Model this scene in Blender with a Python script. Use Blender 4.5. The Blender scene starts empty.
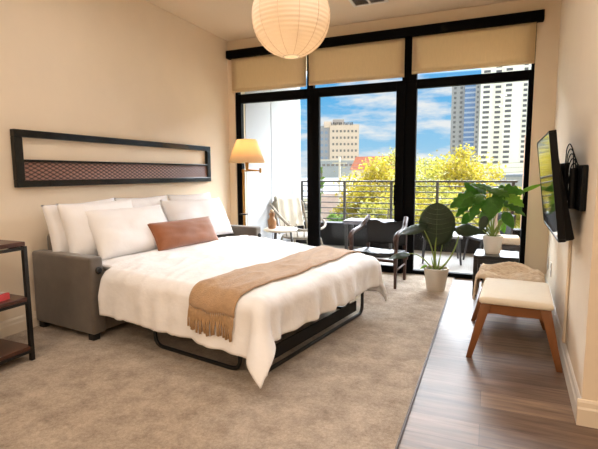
import bpy, bmesh, math, random
from mathutils import Vector, Matrix, noise
R = math.radians
PI = math.pi
rnd = random.Random(7)
S = bpy.context.scene
C = S.collection
HC = 1.117                       # eye height
XL, YB, ZC = -3.047, 4.92, 2.739  # left wall, window wall, ceiling

# ------------------------------------------------------------------ materials
def lin(c):
    return tuple(((v / 12.92) if v <= 0.04045 else ((v + 0.055) / 1.055) ** 2.4) for v in c)
def rgb(r, g, b):
    return lin((r / 255, g / 255, b / 255)) + (1,)
MATS = {}
def mat(name, col, rough=0.6, metal=0.0, var=0.0, scale=20, bump=0.0, bscale=None, spec=0.5,
        stretch=(1, 1, 1), coat=0.0, sheen=0.0, col2=None, transl=0.0, detail=4, trans=0.0):
    if name in MATS:
        return MATS[name]
    m = bpy.data.materials.new(name); m.use_nodes = True
    nt = m.node_tree; N = nt.nodes; L = nt.links
    b = N['Principled BSDF']
    b.inputs['Base Color'].default_value = col
    b.inputs['Roughness'].default_value = rough
    b.inputs['Metallic'].default_value = metal
    b.inputs['Specular IOR Level'].default_value = spec
    b.inputs['Coat Weight'].default_value = coat
    b.inputs['Sheen Weight'].default_value = sheen
    b.inputs['Transmission Weight'].default_value = trans
    tc = N.new('ShaderNodeTexCoord'); mp = N.new('ShaderNodeMapping')
    mp.inputs['Scale'].default_value = stretch
    L.new(tc.outputs['Object'], mp.inputs['Vector'])
    if var or col2:
        nz = N.new('ShaderNodeTexNoise'); nz.inputs['Scale'].default_value = scale
        nz.inputs['Detail'].default_value = detail; nz.inputs['Roughness'].default_value = 0.65
        L.new(mp.outputs['Vector'], nz.inputs['Vector'])
        rp = N.new('ShaderNodeValToRGB')
        rp.color_ramp.elements[0].position = 0.3; rp.color_ramp.elements[1].position = 0.7
        if col2:
            rp.color_ramp.elements[0].color = col; rp.color_ramp.elements[1].color = col2
        else:
            rp.color_ramp.elements[0].color = tuple(c * (1 - var) for c in col[:3]) + (1,)
            rp.color_ramp.elements[1].color = tuple(min(1, c * (1 + var)) for c in col[:3]) + (1,)
        L.new(nz.outputs['Fac'], rp.inputs['Fac']); L.new(rp.outputs['Color'], b.inputs['Base Color'])
    if bump:
        n2 = N.new('ShaderNodeTexNoise'); n2.inputs['Scale'].default_value = bscale or scale * 3
        n2.inputs['Detail'].default_value = 5
        L.new(mp.outputs['Vector'], n2.inputs['Vector'])
        bp = N.new('ShaderNodeBump'); bp.inputs['Strength'].default_value = bump; bp.inputs['Distance'].default_value = 0.01
        L.new(n2.outputs['Fac'], bp.inputs['Height']); L.new(bp.outputs['Normal'], b.inputs['Normal'])
    if transl:
        tr = N.new('ShaderNodeBsdfTranslucent'); mx = N.new('ShaderNodeMixShader')
        mx.inputs['Fac'].default_value = transl
        src = b.inputs['Base Color'].links
        if src: L.new(src[0].from_socket, tr.inputs['Color'])
        else: tr.inputs['Color'].default_value = col
        L.new(b.outputs['BSDF'], mx.inputs[1]); L.new(tr.outputs['BSDF'], mx.inputs[2])
        L.new(mx.outputs['Shader'], N['Material Output'].inputs['Surface'])
    MATS[name] = m
    return m

def glass_mat(name='window glass', tint=(0.96, 0.98, 0.98, 1), refl=0.012):
    m = bpy.data.materials.new(name); m.use_nodes = True
    nt = m.node_tree; N = nt.nodes; L = nt.links
    N.remove(N['Principled BSDF'])
    t = N.new('ShaderNodeBsdfTransparent'); t.inputs['Color'].default_value = tint
    g = N.new('ShaderNodeBsdfGlossy'); g.inputs['Roughness'].default_value = 0.01
    mx = N.new('ShaderNodeMixShader'); mx.inputs['Fac'].default_value = refl
    L.new(t.outputs[0], mx.inputs[1]); L.new(g.outputs[0], mx.inputs[2])
    L.new(mx.outputs[0], N['Material Output'].inputs['Surface'])
    return m
def emit_mat(name, col, strength, base=None):
    m = bpy.data.materials.new(name); m.use_nodes = True
    b = m.node_tree.nodes['Principled BSDF']
    b.inputs['Base Color'].default_value = base or col
    b.inputs['Emission Color'].default_value = col
    b.inputs['Emission Strength'].default_value = strength
    return m
def leaf_mat(name, c1, c2, c3, transl=0.35):
    m = bpy.data.materials.new(name); m.use_nodes = True
    nt = m.node_tree; N = nt.nodes; L = nt.links
    b = N['Principled BSDF']; b.inputs['Roughness'].default_value = 0.6
    g = N.new('ShaderNodeNewGeometry'); rp = N.new('ShaderNodeValToRGB')
    e = rp.color_ramp.elements
    e[0].color = c1; e[0].position = 0.0; e[1].color = c3; e[1].position = 1.0
    k = e.new(0.5); k.color = c2
    L.new(g.outputs['Random Per Island'], rp.inputs['Fac'])
    L.new(rp.outputs['Color'], b.inputs['Base Color'])
    tr = N.new('ShaderNodeBsdfTranslucent'); L.new(rp.outputs['Color'], tr.inputs['Color'])
    mx = N.new('ShaderNodeMixShader'); mx.inputs['Fac'].default_value = transl
    L.new(b.outputs[0], mx.inputs[1]); L.new(tr.outputs[0], mx.inputs[2])
    L.new(mx.outputs[0], N['Material Output'].inputs['Surface'])
    return m

# ------------------------------------------------------------------ mesh tools
def link(name, bm, m, parent=None, smooth=False, angle=None):
    me = bpy.data.meshes.new(name)
    bmesh.ops.recalc_face_normals(bm, faces=bm.faces)
    bm.to_mesh(me); bm.free()
    if m: me.materials.append(m)
    o = bpy.data.objects.new(name, me); C.objects.link(o)
    if parent: o.parent = parent
    if smooth:
        for p in me.polygons: p.use_smooth = True
        if angle:
            me.set_sharp_from_angle(angle=R(angle))
    return o
def thing(name, label, cat, loc=(0, 0, 0), rz=0.0, group=None):
    o = bpy.data.objects.new(name, None); C.objects.link(o)
    o.location = loc; o.rotation_euler = (0, 0, rz); o.empty_display_size = 0.1
    o['label'] = label; o['category'] = cat
    if group: o['group'] = group
    return o
def tag(o, label=None, cat=None, group=None, kind=None):
    if label: o['label'] = label
    if cat: o['category'] = cat
    if group: o['group'] = group
    if kind: o['kind'] = kind
    return o
def struct(name, bm, m, parent=None, **k):
    o = link(name, bm, m, parent, **k)
    if parent is None: o['kind'] = 'structure'
    return o
def copy_tree(o, parent=None):
    c = o.copy(); C.objects.link(c)
    if parent: c.parent = parent
    for ch in o.children: copy_tree(ch, c)
    return c
def add_box(bm, c0, c1, bevel=0.0, seg=2, M=None):
    x0, y0, z0 = c0; x1, y1, z1 = c1
    g = bmesh.ops.create_cube(bm, size=1.0)
    vs = g['verts']
    for v in vs:
        v.co = Vector((x0 + (v.co.x + .5) * (x1 - x0), y0 + (v.co.y + .5) * (y1 - y0), z0 + (v.co.z + .5) * (z1 - z0)))
    if bevel:
        es = list({e for v in vs for e in v.link_edges})
        r = bmesh.ops.bevel(bm, geom=es, offset=bevel, segments=seg, profile=0.5, affect='EDGES')
        vs = list({v for f in r['faces'] for v in f.verts} | {v for v in vs if v.is_valid})
    if M:
        for v in vs: v.co = M @ v.co
    return vs
def box(c0, c1, bevel=0.0, seg=2, M=None):
    bm = bmesh.new(); add_box(bm, c0, c1, bevel, seg, M); return bm
def add_tube(bm, pts, r, seg=10, cap=True):
    pts = [Vector(p) for p in pts]
    n = len(pts); rr = r if isinstance(r, (list, tuple)) else [r] * n
    rings = []
    t0 = (pts[1] - pts[0]).normalized()
    a = Vector((0, 0, 1)) if abs(t0.z) < 0.9 else Vector((1, 0, 0))
    u = t0.cross(a).normalized()
    for i, p in enumerate(pts):
        if i == 0: t = pts[1] - pts[0]
        elif i == n - 1: t = pts[-1] - pts[-2]
        else: t = (pts[i + 1] - p).normalized() + (p - pts[i - 1]).normalized()
        if t.length < 1e-9: t = pts[i] - pts[i - 1]
        t.normalize()
        u = (u - t * u.dot(t)).normalized(); w = t.cross(u)
        rings.append([bm.verts.new(p + (u * math.cos(2 * PI * k / seg) + w * math.sin(2 * PI * k / seg)) * rr[i]) for k in range(seg)])
    for i in range(n - 1):
        for k in range(seg):
            bm.faces.new((rings[i][k], rings[i][(k + 1) % seg], rings[i + 1][(k + 1) % seg], rings[i + 1][k]))
    if cap:
        bm.faces.new(list(reversed(rings[0]))); bm.faces.new(rings[-1])
def tube(pts, r, seg=10):
    bm = bmesh.new(); add_tube(bm, pts, r, seg); return bm
def rounded(pts, rad=0.05, n=5):
    pts = [Vector(p) for p in pts]; out = [pts[0]]
    for i in range(1, len(pts) - 1):
        a, b, c = pts[i - 1], pts[i], pts[i + 1]
        d1 = (a - b).normalized(); d2 = (c - b).normalized()
        rr = min(rad, (a - b).length * .49, (c - b).length * .49)
        p0 = b + d1 * rr; p2 = b + d2 * rr
        for k in range(n + 1):
            t = k / n
            out.append(p0 * (1 - t) ** 2 + b * 2 * t * (1 - t) + p2 * t * t)
    out.append(pts[-1]); return out
def add_lathe(bm, prof, seg=24, off=(0, 0, 0)):
    ox, oy, oz = off; rings = []
    for r, z in prof:
        if r < 1e-5: rings.append([bm.verts.new((ox, oy, oz + z))])
        else: rings.append([bm.verts.new((ox + r * math.cos(2 * PI * k / seg), oy + r * math.sin(2 * PI * k / seg), oz + z)) for k in range(seg)])
    for a, b in zip(rings, rings[1:]):
        for k in range(seg):
            k2 = (k + 1) % seg
            if len(a) == 1 and len(b) == 1: continue
            if len(a) == 1: bm.faces.new((a[0], b[k], b[k2]))
            elif len(b) == 1: bm.faces.new((a[k], a[k2], b[0]))
            else: bm.faces.new((a[k], a[k2], b[k2], b[k]))
def lathe(prof, seg=24, off=(0, 0, 0)):
    bm = bmesh.new(); add_lathe(bm, prof, seg, off); return bm
def grid(nu, nv, f, keep=None):
    bm = bmesh.new()
    V = [[bm.verts.new(f(i / nu, j / nv)) for j in range(nv + 1)] for i in range(nu + 1)]
    for i in range(nu):
        for j in range(nv):
            if keep is None or keep((i + .5) / nu, (j + .5) / nv):
                bm.faces.new((V[i][j], V[i + 1][j], V[i + 1][j + 1], V[i][j + 1]))
    for v in [v for v in bm.verts if not v.link_faces]: bm.verts.remove(v)
    return bm
def face_up(o):
    me = o.data
    if sum(p.normal.z * p.area for p in me.polygons) < 0: me.flip_normals()
    return o
def solid(o, t, off=-1, sub=0):
    m = o.modifiers.new('thickness', 'SOLIDIFY'); m.thickness = t; m.offset = off
    if sub:
        s = o.modifiers.new('smooth', 'SUBSURF'); s.levels = sub; s.render_levels = sub
    return o
def taper_leg(p0, p1, w0, w1, d0=None, d1=None):
    """square leg from top p0 (width w0) to foot p1 (width w1)"""
    d0 = d0 or w0; d1 = d1 or w1
    bm = bmesh.new()
    def q(p, w, d): return [bm.verts.new((p[0] + sx * w / 2, p[1] + sy * d / 2, p[2])) for sx, sy in ((-1, -1), (1, -1), (1, 1), (-1, 1))]
    a = q(p0, w0, d0); b = q(p1, w1, d1)
    for k in range(4): bm.faces.new((a[k], a[(k + 1) % 4], b[(k + 1) % 4], b[k]))
    bm.faces.new(a); bm.faces.new(list(reversed(b)))
    bmesh.ops.bevel(bm, geom=list(bm.edges), offset=min(w0, w1) * .12, segments=2, profile=.5, affect='EDGES')
    return bm
def pl(px, d):
    """bearing/distance placement for the far surroundings: px is a bearing step, d metres ahead"""
    b = math.atan((px - 299) / 446.3) - R(23.09)
    k = d / math.cos(math.atan((px - 299) / 446.3))
    return math.sin(b) * k, math.cos(b) * k
def hz(py, d): return HC + (173.5 - py) / 446.3 * d

# ------------------------------------------------------------------ palette
WALL = mat('warm beige wall paint', rgb(234, 218, 194), .85, var=.02, scale=3, bump=.03, bscale=160)
CEIL = mat('ceiling paint', rgb(226, 206, 178), .9, bump=.03, bscale=120)
TRIM = mat('white trim paint', rgb(228, 222, 212), .45)
BLACKM = mat('black aluminium', rgb(6, 6, 7), .6, spec=.06)
GLASS = glass_mat()

# carpet
def carpet_mat():
    m = bpy.data.materials.new('beige cut pile carpet'); m.use_nodes = True
    nt = m.node_tree; N = nt.nodes; L = nt.links; b = N['Principled BSDF']
    b.inputs['Roughness'].default_value = 1; b.inputs['Specular IOR Level'].default_value = .1
    b.inputs['Sheen Weight'].default_value = .15
    tc = N.new('ShaderNodeTexCoord')
    n1 = N.new('ShaderNodeTexNoise'); n1.inputs['Scale'].default_value = 7; n1.inputs['Detail'].default_value = 6; n1.inputs['Roughness'].default_value = .7
    n2 = N.new('ShaderNodeTexNoise'); n2.inputs['Scale'].default_value = 75; n2.inputs['Detail'].default_value = 6; n2.inputs['Roughness'].default_value = .8
    L.new(tc.outputs['Object'], n1.inputs['Vector']); L.new(tc.outputs['Object'], n2.inputs['Vector'])
    ad = N.new('ShaderNodeMath'); ad.operation = 'ADD'
    h = N.new('ShaderNodeMath'); h.operation = 'MULTIPLY'; h.inputs[1].default_value = .5
    L.new(n1.outputs['Fac'], ad.inputs[0]); L.new(n2.outputs['Fac'], ad.inputs[1]); L.new(ad.outputs[0], h.inputs[0])
    rp = N.new('ShaderNodeValToRGB'); e = rp.color_ramp.elements
    e[0].position = .36; e[0].color = rgb(136, 120, 104); e[1].position = .64; e[1].color = rgb(204, 188, 169)
    L.new(h.outputs[0], rp.inputs['Fac']); L.new(rp.outputs['Color'], b.inputs['Base Color'])
    bp = N.new('ShaderNodeBump'); bp.inputs['Strength'].default_value = .6; bp.inputs['Distance'].default_value = .012
    L.new(n2.outputs['Fac'], bp.inputs['Height']); L.new(bp.outputs['Normal'], b.inputs['Normal'])
    return m
def plank_mat():
    m = bpy.data.materials.new('grey brown wood planks'); m.use_nodes = True
    nt = m.node_tree; N = nt.nodes; L = nt.links; b = N['Principled BSDF']
    b.inputs['Roughness'].default_value = .42; b.inputs['Specular IOR Level'].default_value = .4
    tc = N.new('ShaderNodeTexCoord')
    br = N.new('ShaderNodeTexBrick'); br.inputs['Scale'].default_value = 1
    br.inputs['Brick Width'].default_value = 1.22; br.inputs['Row Height'].default_value = .17
    br.inputs['Mortar Size'].default_value = .0012; br.inputs['Bias'].default_value = 0
    br.inputs['Color1'].default_value = rgb(112, 92, 78); br.inputs['Color2'].default_value = rgb(146, 124, 106)
    br.inputs['Mortar'].default_value = rgb(78, 64, 54); br.offset = .37
    L.new(tc.outputs['Object'], br.inputs['Vector'])
    mp = N.new('ShaderNodeMapping'); mp.inputs['Scale'].default_value = (1.2, 16, 1)
    L.new(tc.outputs['Object'], mp.inputs['Vector'])
    n = N.new('ShaderNodeTexNoise'); n.inputs['Scale'].default_value = 2.2; n.inputs['Detail'].default_value = 7; n.inputs['Roughness'].default_value = .65
    n.inputs['Distortion'].default_value = .4
    L.new(mp.outputs['Vector'], n.inputs['Vector'])
    rp = N.new('ShaderNodeValToRGB'); e = rp.color_ramp.elements
    e[0].position = .3; e[0].color = (.34, .31, .30, 1); e[1].position = .66; e[1].color = (1.25, 1.22, 1.2, 1)
    L.new(n.outputs['Fac'], rp.inputs['Fac'])
    mx = N.new('ShaderNodeMix'); mx.data_type = 'RGBA'; mx.blend_type = 'MULTIPLY'; mx.inputs['Factor'].default_value = .8
    L.new(br.outputs['Color'], mx.inputs['A']); L.new(rp.outputs['Color'], mx.inputs['B'])
    L.new(mx.outputs['Result'], b.inputs['Base Color'])
    bp = N.new('ShaderNodeBump'); bp.inputs['Strength'].default_value = .12; bp.inputs['Distance'].default_value = .004
    L.new(n.outputs['Fac'], bp.inputs['Height']); L.new(bp.outputs['Normal'], b.inputs['Normal'])
    return m
XC = -.308   # edge between carpet and planks

# ================================================================== SETTING
YF = -3.2; XE = 3.2
struct('floor_planks', box((XC, YF, -.12), (XE, YB + .06, 0)), plank_mat())
struct('floor_carpet', box((XL, YF, -.12), (XC, YB + .06, .008)), carpet_mat())
struct('trim_1', box((XC - .004, YF, 0), (XC + .007, YB, .0095), .002), mat('dark edging strip', rgb(70, 56, 46), .6))
struct('ceiling', box((XL - .2, YF, ZC), (XE, YB + .25, ZC + .2)), CEIL)
struct('wall_left', box((XL - .2, YF, -.1), (XL, YB + .25, ZC)), WALL)
struct('wall_rear', box((XL - .2, YF - .2, -.1), (XE + .2, YF, ZC)), WALL)
struct('wall_far_right', box((XE, YF, -.1), (XE + .2, 2.4, ZC)), WALL)
# right wall: slightly skewed, ends in a return beside the camera
WA, WB = Vector((.412, 2.215)), Vector((.553, YB + .25))
def prism(poly, z0, z1):
    bm = bmesh.new()
    a = [bm.verts.new((x, y, z0)) for x, y in poly]; b = [bm.verts.new((x, y, z1)) for x, y in poly]
    n = len(poly)
    for k in range(n): bm.faces.new((a[k], a[(k + 1) % n], b[(k + 1) % n], b[k]))
    bm.faces.new(a); bm.faces.new(b); return bm
struct('wall_right', prism([WA, WB, (XE + .2, YB + .25), (XE + .2, WA.y)], -.1, ZC), WALL)
def wall_x(y): return WA.x + (WB.x - WA.x) * (y - WA.y) / (WB.y - WA.y)
def profile_run(p0, p1, nrm, prof):
    """extrude a base moulding profile (distance from wall, z) along p0-p1"""
    bm = bmesh.new(); p0 = Vector(p0); p1 = Vector(p1); n = Vector(nrm)
    A = [bm.verts.new((p0.x + n.x * d, p0.y + n.y * d, z)) for d, z in prof]
    B = [bm.verts.new((p1.x + n.x * d, p1.y + n.y * d, z)) for d, z in prof]
    for k in range(len(prof) - 1): bm.faces.new((A[k], A[k + 1], B[k + 1], B[k]))
    bm.faces.new(A); bm.faces.new(list(reversed(B))); return bm
BP = [(0, 0), (.016, 0), (.016, .075), (.011, .085), (.009, .105), (.004, .115), (0, .118)]
struct('baseboard_right', profile_run(WA, (wall_x(YB), YB), (-1, .05), BP), TRIM)
struct('baseboard_return', profile_run((WA.x - .016, WA.y), (XE, WA.y), (0, -1), BP), mat('cream trim paint', rgb(228, 214, 192), .5))
struct('baseboard_left', profile_run((XL, YF), (XL, YB), (1, 0), BP), mat('cream trim paint', rgb(228, 214, 192), .5))
# window wall: header, piers
bm = bmesh.new()
add_box(bm, (XL, YB, 2.52), (.56, YB + .25, ZC))
add_box(bm, (XL, YB, -.1), (-2.955, YB + .25, 2.52))
add_box(bm, (.352, YB, -.1), (.56, YB + .25, 2.52))
struct('wall_window_side', bm, WALL)
struct('baseboard_window_side', profile_run((.352, YB), (wall_x(YB), YB), (0, -1), BP), TRIM)

# glazing: black frames with panes; x edges of the three lights
GY0, GY1 = YB + .015, YB + .085
W0, W1 = -2.955, .352
def frame_bm(x0, x1, z0, z1, tl, tr, tb, tt, y0=GY0, y1=GY1):
    bm = bmesh.new()
    add_box(bm, (x0, y0, z0), (x0 + tl, y1, z1), .004)
    add_box(bm, (x1 - tr, y0, z0), (x1, y1, z1), .004)
    add_box(bm, (x0 + tl, y0 + .002, z0), (x1 - tr, y1 - .002, z0 + tb), .004)
    add_box(bm, (x0 + tl, y0 + .002, z1 - tt), (x1 - tr, y1 - .002, z1), .004)
    return bm
def glazed(name, x0, x1, z0, z1, t, y0=GY0, y1=GY1):
    e = bpy.data.objects.new(name, None); C.objects.link(e); e['kind'] = 'structure'
    e.location = ((x0 + x1) / 2, (y0 + y1) / 2, z0)
    inv = Matrix.Translation(-e.location)
    bm = frame_bm(x0, x1, z0, z1, *t, y0, y1); bm.transform(inv); link('frame', bm, BLACKM, e)
    ym = (y0 + y1) / 2
    bm = box((x0 + t[0] - .004, ym - .003, z0 + t[2] - .004), (x1 - t[1] + .004, ym + .003, z1 - t[3] + .004)); bm.transform(inv)
    link('pane', bm, GLASS, e)
    return e
glazed('window_1', W0, -1.915, 0.0, 2.087, (.075, .08, .06, .10))
d1 = glazed('door_1', -1.915, -.86, 0.0, 2.087, (.08, .095, .085, .10), GY0 - .03, GY0 + .03)
h = bmesh.new()
add_tube(h, rounded([(.44, -.035, .80), (.44, -.075, .82), (.44, -.075, .93), (.44, -.035, .95)], .03), .008)
add_box(h, (.425, -.034, .76), (.458, -.0305, .99), .002)
link('handle', h, BLACKM, d1, smooth=True, angle=40)
glazed('window_2', -.86, W1, 0.0, 2.087, (.115, .045, .05, .085))
glazed('window_3', W0, -1.955, 2.087, 2.52, (.04, .04, .006, .04))
glazed('window_4', -1.955, -.86, 2.087, 2.52, (.04, .04, .006, .04))
glazed('window_5', -.86, W1, 2.087, 2.52, (.11, .025, .006, .04))

# roller shades
SH = mat('beige roller shade cloth', rgb(230, 210, 176), .8, var=.03, scale=60, stretch=(1, 1, .2), transl=.5)
val = tag(link('shade_cassette', box((-3.025, YB - .075, 2.513), (.405, YB + .012, 2.607), .006), BLACKM),
          'long black roller shade cassette running across the top of the windows', 'blind cassette')
for x0, x1, zb, lab in ((-2.972, -1.985, 2.122, 'beige roller shade above the white balcony wall, left of the paper lantern'),
                        (-1.952, -.872, 2.128, 'beige roller shade above the sliding door, between the other two shades'),
                        (-.795, .345, 2.150, 'beige roller shade above the two plants, nearest the television wall')):
    t = thing('roller_shade', lab, 'roller blind', ((x0 + x1) / 2, YB - .03, zb), 0, 'roller shades over the transom')
    w = (x1 - x0) / 2
    bm = grid(12, 8, lambda u, v: (-w + 2 * w * u, .004 * math.sin(u * 7) * (1 - v), .01 + v * (2.52 - zb - .01)))
    solid(link('shade_cloth', bm, SH, t, smooth=True), .002)
    link('hem_bar', box((-w, -.008, -.012), (w, .008, .016), .005), SH, t)

# ceiling vent
t = thing('ceiling_vent', 'white slotted air vent in the ceiling beside the lantern', 'air vent', (-1.12, 4.30, ZC))
VW, VD = .17, .13
bm = bmesh.new()
for a, b in (((-VW, -VD, -.012), (VW, -VD + .03, 0)), ((-VW, VD - .03, -.012), (VW, VD, 0)), ((-VW, -VD, -.012), (-VW + .03, VD, 0)), ((VW - .03, -VD, -.012), (VW, VD, 0)), ((-.012, -VD, -.012), (.012, VD, 0))):
    add_box(bm, a, b, .003)
link('vent_frame', bm, TRIM, t)
bm = bmesh.new()
for k in range(8):
    y = -VD + .04 + k * .025
    add_box(bm, (-VW + .02, -.009, -.001), (VW - .02, .009, .001), M=Matrix.Translation((0, y, -.006)) @ Matrix.Rotation(R(35), 4, 'X'))
link('louvres', bm, mat('grey vent metal', rgb(150, 140, 128), .5), t)
link('duct_back', box((-VW + .01, -VD + .01, -.0012), (VW - .01, VD - .01, -.0004)), mat('dark duct', rgb(45, 40, 36), .9), t)

# unseen ceiling lamps: warm over the rear half, whiter fill added above the bed
LITD = emit_mat('warm lamp diffuser', (1, .86, .7, 1), 5.0)
for x, y, en, col in ((-1.9, -.6, 16, (1, .85, .68)), (.2, -.6, 16, (1, .85, .68)), (-1.9, -2.3, 16, (1, .85, .68)), (.2, -2.3, 16, (1, .85, .68)), (2.0, .6, 16, (1, .85, .68)), (2.0, -1.4, 16, (1, .85, .68)),
                      (-1.9, 1.0, 5, (1, .98, .97)), (-.5, 1.0, 5, (1, .98, .97)), (-1.9, 2.3, 5, (1, .98, .97)), (-.5, 2.3, 5, (1, .98, .97))):
    t = thing('ceiling_fill_light', 'unseen round white ceiling fill light out of the picture above', 'ceiling light', (x, y, ZC), 0, 'recessed ceiling lights')
    link('ring', lathe([(.075, 0), (.1, 0), (.1, -.012), (.095, -.016), (.075, -.012), (.075, 0)], 28), TRIM, t, smooth=True, angle=40)
    link('diffuser', lathe([(0, -.008), (.075, -.008)], 28), LITD, t)
    ld = bpy.data.lights.new('ceiling_fill_glow', 'AREA'); ld.shape = 'DISK'; ld.size = .15
    ld.energy = en; ld.color = col
    lo = bpy.data.objects.new('lamp_glow', ld); C.objects.link(lo); lo.parent = t; lo.location = (0, 0, -.02)

# ================================================================== SOFA BED
TH = R(-6)
SOFA = mat('taupe velvet upholstery', rgb(96, 87, 77), .8, var=.14, scale=9, sheen=.35, bump=.1, bscale=260)
DKFT = mat('black plastic', rgb(18, 17, 16), .5)
BLKTUBE = mat('black steel tube', rgb(14, 14, 15), .35)
sofa = thing('sofa_bed', 'taupe velvet sleeper sofa pulled out into a bed below the headboard panel', 'sofa bed', (-2.384, 2.10, 0), TH)
D, WD, AH, AW = .655, 2.01, .572, .105
for v0 in (0, WD - AW):
    a = link('arm', box((-D, v0, .05), (0, v0 + AW, AH), .02, 4), SOFA, sofa, smooth=True, angle=50)
    kb = bmesh.new()
    add_lathe(kb, [(0, .014), (.018, .013), (.024, .006), (.024, 0), (0, 0)], 20)
    kb.transform(Matrix.Translation((0, v0 + AW * .6, AH - .09)) @ Matrix.Rotation(R(90), 4, 'Y'))
    link('round_button', kb, DKFT, a, smooth=True, angle=40)
# arm cap seam panel
link('backrest', box((-D + .0, AW, .05), (-D + .16, WD - AW, .70), .05, 4), SOFA, sofa, smooth=True, angle=50)
link('base_panel', box((-D + .15, AW, .05), (-.03, WD - AW, .30), .015, 3), SOFA, sofa, smooth=True, angle=50)
for fx, fy in ((-.045, .035), (-D + .05, .035), (-.045, WD - .035), (-D + .05, WD - .035), (-.06, .42), (-.06, 1.56)):
    link('foot', box((fx - .028, fy - .026, 0.006), (fx + .028, fy + .026, .055), .006), DKFT, sofa)
# bed platform has its own axes (pulled out a little askew)
BT = R(-10); F0 = Vector((-1.09, 2.016)); BW = 1.40
ub = Vector((math.cos(BT), math.sin(BT))); vb = Vector((-math.sin(BT), math.cos(BT)))
def bed(a, b, z):
    b *= 1 + .15 * min(1, max(0, -a / 1.4))      # the duvet spreads wider towards the head
    p = F0 + ub * a + vb * b
    return Vector((p.x, p.y, z))
sinv = (Matrix.Translation(sofa.location) @ Matrix.Rotation(TH, 4, 'Z')).inverted()
bedM = sinv @ Matrix.Translation((F0.x, F0.y, 0)) @ Matrix.Rotation(BT, 4, 'Z')
mt = link('mattress', box((-1.68, .0, .33), (0, BW, .445), .045, 4, bedM), mat('grey mattress ticking', rgb(150, 146, 140), .9, bump=.1, bscale=60), sofa, smooth=True, angle=60)
link('platform', box((-1.68, .03, .295), (-.03, BW - .03, .325), .008, 2, bedM), mat('black platform cloth', rgb(16, 16, 17), .85), sofa)
def U(p, q, z0=.02, z1=.30, r=.0125):
    (a0, b0), (a1, b1) = p, q
    bm = bmesh.new()
    add_tube(bm, rounded([(a0, b0, z1), (a0, b0, z0), (a1, b1, z0), (a1, b1, z1)], .07, 6), r, 12)
    bm.transform(bedM); return bm
link('support_leg', U((-.88, .03), (-.165, .03)), BLKTUBE, sofa, smooth=True)
link('support_leg', U((-.88, BW - .03), (-.165, BW - .03)), BLKTUBE, sofa, smooth=True)
link('support_leg', U((-.035, .045), (-.035, BW - .05)), BLKTUBE, sofa, smooth=True)
link('foot_panel', box((-.062, .10, .05), (-.05, BW - .12, .13), .003, 1, bedM), mat('black platform cloth', rgb(16, 16, 17), .85), sofa)

# --------------------------------------------------- comforter, drape function
def ztop(a, b):
    s = min(1, max(0, (a + 1.75) / 1.75))
    z = .525 - .035 * s
    z += .010 * (1 - abs(noise.noise(Vector((a * 7 + 2 * b, b * 3, 9.1))))) ** 6 + .012 * noise.noise(Vector((a * 2.2, b * 2.2, 3.1))) + .006 * noise.noise(Vector((a * 6 + b * 3, b * 5, 7.7)))
    e = min(b, BW - b, -a)
    z -= .018 * max(0, 1 - max(0, e) / .18) ** 2
    return z
def drape(a, b, off=0.0, RR=.075, wr=1.0):
    p = max(0.0, a); q = max(0.0, -b, b - BW); sg = -1 if b < 0 else 1
    ac, bc = min(a, 0), min(max(b, 0), BW)
    r = math.hypot(p, q)
    if r < 1e-9:
        z = ztop(a, b) + off; P = bed(a, b, z); return P
    ph = math.atan2(q, p)                       # 0 foot side, pi/2 long side
    corner = math.sin(2 * ph)
    lim = RR * PI / 2
    if r < lim: out = RR * math.sin(r / RR); down = RR * (1 - math.cos(r / RR)); slope = r / lim
    else: out = RR; down = RR + (r - lim); slope = 1
    hang = max(0, r - lim * .6)
    out += hang * (.05 + (.42 if sg < 0 else .16) * corner)
    # folds on the hanging cloth
    along = bc if p >= q else ac
    f = wr * min(1, hang / .15)
    amp = .010 if p >= q else .006
    out += f * amp * (math.sin(along * 34 + 1.2 * math.sin(along * 9)) + 3.0 * noise.noise(Vector((along * 9 + r * 3, r * 4, 1.3))))
    out += f * .024 * noise.noise(Vector((along * 3.1, r * 3, 5.5)))
    out += off * slope
    z = ztop(ac, bc) - down * (1 - .04 * corner) + off * (1 - slope)
    return bed(ac + out * math.cos(ph), bc + sg * out * math.sin(ph), z)
DROP = .345; DROPF = .27; A_HEAD = -1.42; A_ARM = -1.25
DUV = mat('white cotton duvet', rgb(242, 241, 241), .85, var=.015, scale=8, bump=.6, bscale=15, sheen=.1)
NA, NB = 110, 130
Amin, Amax, Bmin, Bmax = A_HEAD, DROPF, -DROP, BW + DROP
def cf(u, v): return drape(Amin + (Amax - Amin) * u, Bmin + (Bmax - Bmin) * v)
def keep(u, v):
    a = Amin + (Amax - Amin) * u; b = Bmin + (Bmax - Bmin) * v
    return a > A_ARM or 0 <= b <= BW
o = face_up(link('duvet', grid(NA, NB, cf, keep), DUV, None, smooth=True))
solid(o, .022, -1)
# keep the thickness on the underside
tag(o, 'white cotton duvet hanging over the sides of the pulled-out bed', 'duvet')
# sheet at the head of the bed, under the pillows
o = link('fitted_sheet', grid(30, 40, lambda u, v: bed(-1.69 + .32 * u, .05 + (BW - .1) * v, .478 + .028 * math.sin(u * PI / 2) + .004 * noise.noise(Vector((u * 5, v * 9, 2))))), DUV, None, smooth=True)
solid(o, .012, -1); tag(o, 'white bed sheet showing under the pillows at the head of the bed', 'sheet')
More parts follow.
